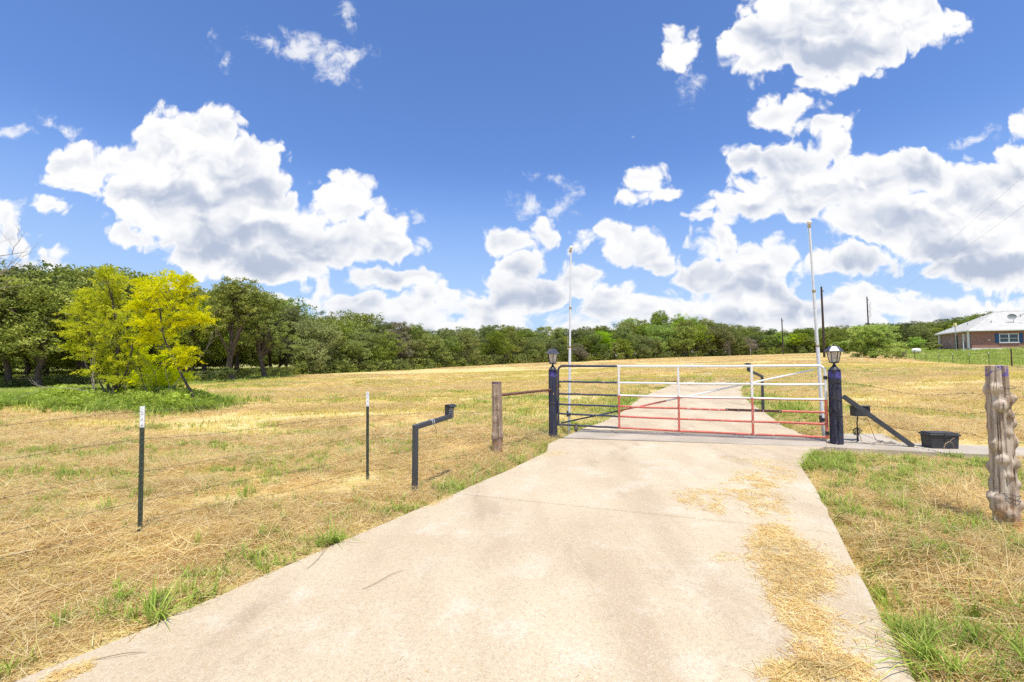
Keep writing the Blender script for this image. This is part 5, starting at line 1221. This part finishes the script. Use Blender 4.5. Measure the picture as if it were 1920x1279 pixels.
shaped_tree('lime_shrub', 'low lime-green shrub with arching stems between the lime and yellow trees', 270, 17.9,
  [(.04, [(270,755,0),(268,725,0),(262,690,0),(258,655,0)]), (.03, [(275,755,0),(290,720,0),(305,695,0)]), (.03, [(268,755,0),(250,725,0),(240,705,0)])],
  [(262,665,26,20),(285,680,30,18),(255,695,26,16),(300,700,30,14),(278,715,34,12),(325,705,20,10),(240,720,22,10),(310,722,20,8),(345,712,14,8)],
  'lime leaves', 93, per=24)
def bare_branches(label, starts, cat='dead branches', name='bare_branches', seed=0, Y_=17, rad=.018, mat='pale bark'):
    r = np.random.default_rng(seed); p0 = at(*starts[0][0], Y_); p0.z = gz(p0.x, p0.y); root = p0; b = MB()
    def rec(a, d, L, rd, lev):
        pts = [a]; q_ = a.copy(); dd = d.copy()
        for i in range(4): dd = (dd+Vector(r.normal(0, .16, 3))).normalized(); q_ = q_+dd*(L/4); pts.append(q_.copy())
        b.tube([x_-p0 for x_ in pts], [rd, rd*.85, rd*.7, rd*.5, rd*.25], 5, caps=False)
        if lev < 3:
            for k in range(3): i = r.integers(1, 5); rec(pts[i], (dd+Vector(r.normal(0, .45, 3))).normalized(), L*.55, rd*.45, lev+1)
    for (s_, e_) in starts:
        a = at(*s_, Y_); e = at(*e_, Y_); rec(a, (e-a).normalized(), (e-a).length, rad, 0)
    o = b.build(name, M[mat]); o.location = p0; tag(o, label, cat); return o
bare_branches('pale dead branches leaning at the left of the lime-green tree', [((178,742),(150,640)), ((176,735),(140,655)), ((180,740),(128,700))], seed=1, rad=.02)
bare_branches('pale dead branches reaching right below the yellow tree', [((300,745),(372,690)), ((345,688),(412,664)), ((345,690),(380,655))], seed=2, rad=.014)
bare_branches('brown crooked stems at the foot of the yellow tree', [((300,762),(305,700)), ((290,760),(262,705)), ((312,758),(330,715)), ((255,760),(232,715))], seed=4, rad=.022, mat='bark')
bare_branches('bare pale treetop reaching in at the upper left edge', [((-35,545),(40,470)), ((-40,560),(48,520)), ((-40,540),(20,455)), ((-50,500),(60,505))], cat='bare tree', name='bare_tree', seed=3, Y_=21, rad=.03)

# ================================================================== ground cover
SRC = bpy.data.collections.new('ground cover sources')
def src(name, V, faces, var, mat):
    o = quads_mesh(name, V, faces=faces, var=var, mats=[mat]); sc.collection.objects.unlink(o); return o
def patch(seed, n, rad, l0, l1, w0, w1, z1, spread=40, uni=.3, mat='straw', lift=.04, cluster=True):
    r = np.random.default_rng(seed); rr_ = rad*np.sqrt(r.random(n)); a = r.uniform(0, 6.283, n)
    base = np.stack([rr_*np.cos(a), rr_*np.sin(a), r.random(n)**1.6*z1], 1)
    th = np.where(r.random(n) < uni, r.uniform(0, 6.283, n), np.radians(r.normal(0, spread, n))+math.pi*(r.random(n) < .5))
    d = np.stack([np.cos(th), np.sin(th), np.zeros(n)], 1); sd = np.stack([-np.sin(th), np.cos(th), np.zeros(n)], 1)
    L = r.uniform(l0, l1, n)*r.uniform(.6, 1, n); base -= d*(L/2)[:, None]
    roll = r.normal(0, .5, n); sd2 = sd.copy(); sd2[:, 2] = roll; sd2 /= np.linalg.norm(sd2, axis=1)[:, None]
    V, f, v = strips(base, d, L, r.uniform(w0, w1, n), r.normal(0, lift, n), r.normal(0, .08, n)*L, sd2, np.clip(r.normal(.5, .27, n), 0, 1))
    V[:, 2] = np.maximum(V[:, 2], -.01)
    return src('straw_patch', V, f, v, M[mat])
def tuft(seed, n, h0, h1, w0, w1, base_r, splay, mat, vm=.45):
    r = np.random.default_rng(seed); V = []; a = r.uniform(0, 6.283, n); br = base_r*np.sqrt(r.random(n)); seg = 3
    base = np.stack([br*np.cos(a*1.7), br*np.sin(a*1.7), np.full(n, -.01)], 1); out_ = np.stack([np.cos(a), np.sin(a)], 1); L = r.uniform(h0, h1, n); sp = splay*r.uniform(.3, 1.2, n)
    w_ = r.uniform(w0, w1, n); side = np.stack([-np.sin(a), np.cos(a), r.normal(0, .25, n)], 1); VV = np.zeros((n, seg+1, 2, 3))
    for i, t_ in enumerate(np.linspace(0, 1, seg+1)):
        c = base.copy(); c[:, :2] += out_*(L*sp*t_**1.6)[:, None]; c[:, 2] += L*(t_-.45*np.minimum(sp, 1.4)*t_**2.4)
        wd = w_*(1-.9*t_**2)*.5; VV[:, i, 0] = c-side*wd[:, None]; VV[:, i, 1] = c+side*wd[:, None]
    o = np.arange(n)*2*(seg+1); f = np.concatenate([np.stack([o+2*i, o+2*i+1, o+2*i+3, o+2*i+2], 1) for i in range(seg)])
    return src('tuft', VV.reshape(-1, 3), f, np.repeat(np.clip(r.normal(vm, .22, n), 0, 1), 2*(seg+1)), M[mat])
_ng = [0]
def scatter(name, sources, P, rotz, scl, label=None, kind='stuff', tilt=True):
    """one object that repeats the source meshes over points through geometry nodes"""
    P = np.asarray(P, np.float32); n = len(P); me = bpy.data.meshes.new(name); me.vertices.add(n); me.vertices.foreach_set('co', P.ravel())
    e = .15; gx_ = (ground(P[:, 0]+e, P[:, 1])-ground(P[:, 0]-e, P[:, 1]))/(2*e) if tilt else np.zeros(n); gy_ = (ground(P[:, 0], P[:, 1]+e)-ground(P[:, 0], P[:, 1]-e))/(2*e) if tilt else np.zeros(n)
    gx_ = np.clip(gx_, -.25, .25); gy_ = np.clip(gy_, -.25, .25)
    eu = np.zeros((n, 3), np.float32)
    for i in range(n):
        q_ = Vector((0, 0, 1)).rotation_difference(Vector((-gx_[i], -gy_[i], 1))) @ Quaternion((0, 0, 1), float(rotz[i])); eu[i] = q_.to_euler()
    a = me.attributes.new('rot', 'FLOAT_VECTOR', 'POINT'); a.data.foreach_set('vector', eu.ravel())
    S = np.asarray(scl, np.float32); S = np.repeat(S[:, None], 3, 1) if S.ndim == 1 else S
    a = me.attributes.new('scl', 'FLOAT_VECTOR', 'POINT'); a.data.foreach_set('vector', S.ravel())
    a = me.attributes.new('idx', 'INT', 'POINT'); a.data.foreach_set('value', rng.integers(0, len(sources), n).astype(np.int32))
    o = bpy.data.objects.new(name, me); link(o)
    col = bpy.data.collections.new(name+' sources')
    for s_ in sources: col.objects.link(s_)
    ng = bpy.data.node_groups.new(name, 'GeometryNodeTree'); ng.interface.new_socket('Geometry', in_out='INPUT', socket_type='NodeSocketGeometry'); ng.interface.new_socket('Geometry', in_out='OUTPUT', socket_type='NodeSocketGeometry')
    N_ = ng.nodes; gi = N_.new('NodeGroupInput'); go = N_.new('NodeGroupOutput'); ci = N_.new('GeometryNodeCollectionInfo'); ci.inputs['Collection'].default_value = col; ci.inputs['Separate Children'].default_value = True; ci.inputs['Reset Children'].default_value = True
    ip = N_.new('GeometryNodeInstanceOnPoints'); ip.inputs['Pick Instance'].default_value = True
    def named(nm, ty):
        q_ = N_.new('GeometryNodeInputNamedAttribute'); q_.data_type = ty; q_.inputs['Name'].default_value = nm; return q_.outputs['Attribute']
    ng.links.new(gi.outputs[0], ip.inputs['Points']); ng.links.new(ci.outputs[0], ip.inputs['Instance'])
    ng.links.new(named('rot', 'FLOAT_VECTOR'), ip.inputs['Rotation']); ng.links.new(named('scl', 'FLOAT_VECTOR'), ip.inputs['Scale']); ng.links.new(named('idx', 'INT'), ip.inputs['Instance Index'])
    ng.links.new(ip.outputs[0], go.inputs[0]); md = o.modifiers.new('scatter', 'NODES'); md.node_group = ng
    tag(o, label, None, None, kind); return o
def wedge(n, y0, y1, seed, marg=1.0, power=1.0):
    """points spread evenly over the part of the ground the camera and its neighbourhood can see"""
    r = np.random.default_rng(seed); n = int(n*1.25); y = np.sqrt(y0*y0+(y1*y1-y0*y0)*r.random(n)**power); x = r.uniform(-1, 1, n)*(1.35*y+marg*2); return x, y, r
def keep_off(x, y, m):
    d = dist_poly(DRIVE, x, y); k = ~inside(DRIVE, x, y) & (d > m); dk = dist_poly(KERB, x, y); return k & ~inside(KERB, x, y) & (dk > m)
near_p = [patch(900+i, 430, .42, .06, .42, .0022, .0052, .045) for i in range(5)]
edge_p = [patch(920+i, 130, .16, .04, .16, .002, .0045, .02) for i in range(4)]
mid_p = [patch(940+i, 520, .95, .10, .45, .005, .011, .05) for i in range(4)]
far_p = [patch(960+i, 520, 2.3, .25, .9, .02, .045, .08) for i in range(4)]
x, y, r = wedge(3600, 1.3, 10.5, 31); k = keep_off(x, y, .34) & (r.random(len(x)) < .25+1.9*(vn1(x*.6+y*.4, (y-.6*x)*1.6, 1.3, 3)-.32)+.5*(y < 4)); x, y = x[k], y[k]
heap = np.clip((vn2(x*.8+y*.55, (y-.6*x)*1.7, 1.1, 2)-.48)*5, 0, 1)
scatter('mown_straw', near_p, np.c_[x, y, ground(x, y)+.002], np.radians(r.normal(30, 22, len(x))), np.c_[np.full(len(x), 1.), np.full(len(x), 1.), .7+1.1*heap], 'cut straw lying in loose swaths over the near ground')
x, y, r = wedge(9000, 1.3, 11, 33); k = keep_off(x, y, .07) & (dist_poly(DRIVE, x, y) < .55); x, y = x[k], y[k]
scatter('straw_edge', edge_p, np.c_[x, y, ground(x, y)+.002], r.uniform(0, 6.28, len(x)), r.uniform(.7, 1.2, len(x)), 'short bits of straw along the edge of the concrete')
x, y, r = wedge(3600, 9.5, 28, 35); k = keep_off(x, y, .8) & (gp_ok := (y > 0)) & (vn1(x*.3, y, 1.2, 3) > .52); x, y = x[k], y[k]
k = track_mask(x, y) < .4; x, y = x[k], y[k]
scatter('field_straw', mid_p, np.c_[x, y, ground(x, y)+.002], np.radians(r.normal(-12, 25, len(x))), np.c_[np.ones(len(x)), np.ones(len(x)), r.uniform(.5, 1.6, len(x))], 'cut straw over the middle of the field')
x, y, r = wedge(3400, 26, 92, 37); k = keep_off(x, y, 1) & (y < np.interp(960+F*x/y, [a for a, _ in EDGE], [b_ for _, b_ in EDGE])-3) & (green_amount(x, y) < .6) & (vn1(x*.25, y, 3.2, 3) > .55); x, y = x[k], y[k]
k = track_mask(x, y) < .4; x, y = x[k], y[k]
scatter('far_field_straw', far_p, np.c_[x, y, ground(x, y)+.002], np.radians(r.normal(-12, 20, len(x))), np.ones(len(x)), 'cut straw over the far part of the field')
# stubble: short upright tan and olive blades
st_s = [tuft(700+i, 26, .03, .09, .003, .007, .10, .6, 'stubble') for i in range(4)]; st_m = [tuft(710+i, 60, .04, .12, .008, .018, .40, .6, 'stubble') for i in range(4)]
x, y, r = wedge(11000, 1.5, 12, 41); k = keep_off(x, y, .12) & (r.random(len(x)) < np.clip((vn3(x, y, 1.4, 3)-.32)*3, .08, 1)); x, y = x[k], y[k]
scatter('stubble', st_s, np.c_[x, y, ground(x, y)], r.uniform(0, 6.28, len(x)), r.uniform(.6, 1.4, len(x)), 'short tan stubble between the swaths')
x, y, r = wedge(19000, 11, 48, 43); k = keep_off(x, y, .4) & (r.random(len(x)) < np.clip((vn3(x*.35, y, 2.0, 3)-.33)*4, .3, 1)); x, y = x[k], y[k]
scatter('field_stubble', st_m, np.c_[x, y, ground(x, y)], r.uniform(0, 6.28, len(x)), r.uniform(.7, 1.7, len(x)), 'short olive stubble over the field')
# green grass
gr_s = [tuft(720+i, 15, .05, .15, .004, .009, .035, .85, 'green grass') for i in range(5)]; gr_b = [tuft(730+i, 30, .14, .36, .006, .012, .07, 1.25, 'green grass', .3) for i in range(4)]
gr_m = [tuft(740+i, 40, .06, .2, .012, .022, .25, .7, 'green grass') for i in range(4)]; gr_f = [tuft(750+i, 46, .25, .6, .03, .06, .9, .6, 'green grass', .55) for i in range(4)]
x, y, r = wedge(60000, 1.5, 12.5, 51); g_ = green_amount(x, y); k = keep_off(x, y, .03) & (r.random(len(x)) < g_*.95*np.clip((vn1(x, y, .33, 2)-.34)*4, 0, 1)+.03*(vn2(x, y, .5, 2) > .5)); x, y = x[k], y[k]
r3 = np.random.default_rng(58); q1 = np.array([tuple(lp(*p_))[:2] for p_ in zip(r3.uniform(1490, 1600, 260), r3.uniform(846, 876, 260))]); k = keep_off(q1[:, 0], q1[:, 1], .0); x = np.r_[x, q1[k, 0]]; y = np.r_[y, q1[k, 1]]; r = np.random.default_rng(59)
scatter('green_grass', gr_s, np.c_[x, y, ground(x, y)], r.uniform(0, 6.28, len(x)), r.uniform(.5, 1.5, len(x)), 'green grass blades growing along the drive and through the straw')
x, y, r = wedge(900, 1.7, 8, 53); g_ = green_amount(x, y); cx_, cy_ = slab_px(1830, 1215)
w_ = np.exp(-(((x-cx_)/.55)**2+((y-cy_)/.32)**2))*.7 + .14*g_; k = keep_off(x, y, .06) & (r.random(len(x)) < w_); x, y = x[k], y[k]
# a denser stand of long blades by the lower right corner
r2 = np.random.default_rng(54); xx = cx_+r2.normal(0, .55, 34); yy = cy_+r2.normal(0, .26, 34); k = keep_off(xx, yy, .05); x = np.r_[x, xx[k]]; y = np.r_[y, yy[k]]
scatter('long_grass', gr_b, np.c_[x, y, ground(x, y)], np.random.default_rng(55).uniform(0, 6.28, len(x)), np.random.default_rng(56).uniform(.45, .95, len(x)), 'long arching green grass beside the concrete')
x, y, r = wedge(22000, 11, 40, 57); g_ = green_amount(x, y); k = keep_off(x, y, .15) & (r.random(len(x)) < g_*.9); x, y = x[k], y[k]
scatter('field_grass', gr_m, np.c_[x, y, ground(x, y)], r.uniform(0, 6.28, len(x)), r.uniform(.6, 1.3, len(x)), 'green grass in the field and beside the far slab')
x, y, r = wedge(16000, 26, 112, 59); g_ = green_amount(x, y); k = (r.random(len(x)) < g_*.9) & (g_ > .3); x, y = x[k], y[k]
scatter('meadow_grass', gr_f, np.c_[x, y, ground(x, y)], r.uniform(0, 6.28, len(x)), r.uniform(.35, .9, len(x))*np.clip(y/50, .6, 1.1), 'tall meadow grass under the trees and beyond the far fence')
# the wood goes on behind the rows that can be told apart
r = np.random.default_rng(64); P_ = []
for _ in range(620):
    px = r.uniform(-420, 2350); Y_ = lerp_tab(EDGE, px)+r.uniform(24, 62); p = gp(px, Y_); H_ = max(2.5, (at(px, lerp_tab(TOP, px)+6, Y_).z-p.z))*r.uniform(.55, .95); P_.append((p.x, p.y, p.z, min(H_, 9)/7.0))
P_ = np.array(P_); cs = []
for i in range(4):
    cm = VAR['edge%d' % i][1].copy(); cm.materials[0] = M['olive leaves' if i % 2 else 'deep leaves']; o = bpy.data.objects.new('far_crown', cm); cs.append(o)
scatter('far_wood', cs, P_[:, :3], r.uniform(0, 6.28, len(P_)), P_[:, 3], 'deep part of the wood behind the rows of trees', tilt=False)
# weeds round the bright trees
wd = [];
for i in range(4):
    r = np.random.default_rng(770+i); tp = np.c_[r.normal(0, .12, 26), r.normal(0, .12, 26), r.uniform(.05, .55, 26)]; V, va = leaves(tp, 9, .10, .06, r, ratio=1.8); o = quads_mesh('weed', V, var=va, mats=[M['weed leaf']]); sc.collection.objects.unlink(o); wd.append(o)
r = np.random.default_rng(61); P_ = []
for _ in range(1150):
    px = r.uniform(-60, 402); f = np.interp(px, [-60, 60, 150, 250, 340, 402], [16, 16.3, 16.0, 16.2, 15.8, 16.6])+r.normal(0, .5); Y_ = f + r.random()**1.2*np.interp(px, [-60, 200, 402], [7, 4.5, 2.2]); p = gp(px, Y_)
    P_.append((p.x, p.y, p.z, np.interp(px, [-60, 60, 120, 200, 330, 402], [.5, .7, 1.0, .75, 1.15, .6])*(1 if Y_ > f+.5 else .6)))
P_ = np.array(P_); scatter('weeds', wd, P_[:, :3], r.uniform(0, 6.28, len(P_)), P_[:, 3]*r.uniform(.35, 1.15, len(P_)), 'lush green weeds round the feet of the lime and yellow trees')
r = np.random.default_rng(66); q_ = rng.random(len(P_)) < .9; PW = P_[q_]; PW = np.r_[PW, PW]; PW[:, 0] += r.normal(0, .5, len(PW)); PW[:, 1] += r.normal(0, .6, len(PW)); PW[:, 2] = ground(PW[:, 0], PW[:, 1])
scatter('weedy_grass', gr_m+gr_b, PW[:, :3], r.uniform(0, 6.28, len(PW)), r.uniform(1.0, 2.3, len(PW)), 'loose tall grass among the weeds under the lime and yellow trees')
# brush under the front edge of the wood
r = np.random.default_rng(63); P_ = []
for _ in range(1500):
    px = r.uniform(-120, 1760); Y_ = lerp_tab(EDGE, px)-2+r.uniform(0, 7); p = gp(px, Y_)
    if 380 < px < 560 and r.random() < .7: continue
    P_.append((p.x, p.y, p.z, r.uniform(1.2, 3.2)*(1 if px > 560 else .6)))
P_ = np.array(P_); bs = []
for i in range(3):
    r = np.random.default_rng(790+i); tp = np.c_[r.normal(0, .16, 30), r.normal(0, .16, 30), r.uniform(.03, .5, 30)]; V, va = leaves(tp, 8, .13, .055, r, ratio=1.6); o = quads_mesh('brush', V, var=va, mats=[M['olive leaves']]); sc.collection.objects.unlink(o); bs.append(o)
scatter('brush', bs, P_[:, :3], rng.uniform(0, 6.28, len(P_)), P_[:, 3], 'low brush under the edge of the wood')

# ================================================================== straw and litter on the concrete
def on_slab(n, ells, seed):
    r = np.random.default_rng(seed); P_ = []
    tot = sum(e[2]*e[3]*e[5] for e in ells)
    for (cx_, cy_, rx_, ry_, rot_, dens) in ells:
        m_ = int(n*rx_*ry_*dens/tot); a = r.uniform(0, 6.28, m_); q_ = np.sqrt(r.random(m_))*r.choice([1, 1, 1, 1.35], m_); u, v = q_*np.cos(a)*rx_, q_*np.sin(a)*ry_; c_, s_ = math.cos(R(rot_)), math.sin(R(rot_))
        for px, py in zip(cx_+u*c_-v*s_, cy_+u*s_+v*c_): P_.append(slab_px(px, py))
    return np.array(P_), r
def litter(name, P_, r, l0, l1, w0, w1, z1, label, mat='straw', mean=None):
    n = len(P_); th = r.uniform(0, 6.283, n) if mean is None else np.radians(r.normal(mean, 38, n)); d = np.stack([np.cos(th), np.sin(th), np.zeros(n)], 1); sd = np.stack([-np.sin(th), np.cos(th), r.normal(0, .4, n)], 1); L = l0+(l1-l0)*r.random(n)**2.2
    base = np.c_[P_[:, 0], P_[:, 1], slab_z(P_[:, 0], P_[:, 1])+.003+z1*r.random(n)**1.5]-d*(L/2)[:, None]; V, f, v = strips(base, d, L, r.uniform(w0, w1, n), r.normal(0, .006, n), r.normal(0, .1, n)*L, sd, np.clip(r.normal(.55, .25, n), 0, 1))
    V[:, 2] = np.maximum(V[:, 2], slab_z(V[:, 0], V[:, 1])+.0015)
    o = quads_mesh(name, V, faces=f, var=v, mats=[M[mat]]); tag(o, label, kind='stuff'); return o
E_ = [(1310,938,42,16,8,1.1),(1390,908,70,14,-15,.9),(1435,893,60,20,0,.7),(1385,862,35,5,5,.7),(1450,872,50,10,6,.7),(1340,958,22,6,10,.6),
      (1425,930,42,28,0,1.2),(1450,975,34,34,10,1.4),(1450,1020,45,34,0,1.5),(1490,1035,70,24,10,1.5),(1385,1046,50,8,0,.8),(1495,1080,75,30,14,1.5),(1475,1118,38,30,0,1.1),(1505,1160,45,30,20,1.0),(1525,1205,40,30,20,.9),(1560,1240,75,22,15,1.2),(1520,1262,90,26,0,1.4),(1600,1262,60,20,20,.9),
      (1545,1165,60,30,30,.35),(1640,1190,40,40,40,.12),(1560,1070,60,12,0,.7)]
E_ = [(a_, b_, c_, d_, e_, f_*(4.2 if b_ < 970 else 1.5 if b_ < 1030 else 1)) for a_, b_, c_, d_, e_, f_ in E_]
P_, r = on_slab(27000, E_, 71); k = vn1(P_[:, 0]*1.2, P_[:, 1], .16, 3)+.22*np.exp(-((P_[:, 1]-3.1)/.6)**2) > r.uniform(.30, .62, len(P_)); P_ = P_[k]; litter('drive_straw', P_, r, .015, .12, .0018, .004, .012, 'loose straw drifted in a winding trail over the concrete drive')
P_, r = on_slab(800, [(1480,1040,60,26,12,1.4),(1490,1090,58,34,14,1),(1540,1255,60,20,0,1.2),(1440,930,50,30,0,.5)], 72); litter('long_straw', P_, r, .08, .26, .002, .0045, .02, 'long straws lying over the trail of straw on the drive', mean=None)
P_, r = on_slab(500, [(1000,1100,600,200,0,1),(1300,900,250,60,0,1),(1250,780,120,40,0,.6)], 73); P_ = P_[inside(DRIVE, P_[:, 0], P_[:, 1])]; litter('scattered_bits', P_, r, .006, .04, .0015, .003, .002, 'scattered bits of straw over the concrete')
P_, r = on_slab(1400, [(130,1262,50,10,-20,.25),(1035,852,30,4,-5,.8),(828,938,26,4,-25,.8)], 74); litter('edge_straw', P_, r, .01, .08, .0015, .0035, .008, 'chopped straw spilled over the left edge of the concrete')
for (a_, b_, lab) in (((575,1068),(625,1022),'long brown reed stem lying off the left edge of the concrete'), ((680,1106),(758,1070),'thin brown straw stem lying on the left half of the drive'), ((178,1238),(276,1224),'thin dark stem on the concrete near the lower left corner')):
    A = slab_px(*a_); B = slab_px(*b_); b = MB(); p0 = Vector((A[0], A[1], slab_z(*A)))
    pts = []
    for t_ in np.linspace(0, 1, 7): q_ = Vector((A[0]+(B[0]-A[0])*t_, A[1]+(B[1]-A[1])*t_, 0)); q_.z = slab_z(q_.x, q_.y)+.004+.010*math.sin(3.14*t_); q_.x += .012*math.sin(6*t_); pts.append(q_-p0)
    b.tube(pts, [.0014, .0018, .002, .002, .0018, .0014, .0008], 5); o = b.build('dry_stem', M['stem']); o.location = p0; tag(o, lab, 'stem')
b = MB(); p0 = bp + Vector((-.09, -.16, 0)); b.tube([(0, 0, 0), (.03, -.005, .09), (.09, -.01, .13), (.15, -.012, .10), (.17, -.01, .02)], [.006, .006, .005, .004, .002], 5); b.tube([(.10,-.012,.13), (.14,-.014,.17), (.18,-.012,.19)], .004, 4)
o = b.build('dry_stem', M['buff']); o.location = p0; tag(o, 'curled dry grass stem leaning on the front of the black box', 'stem')
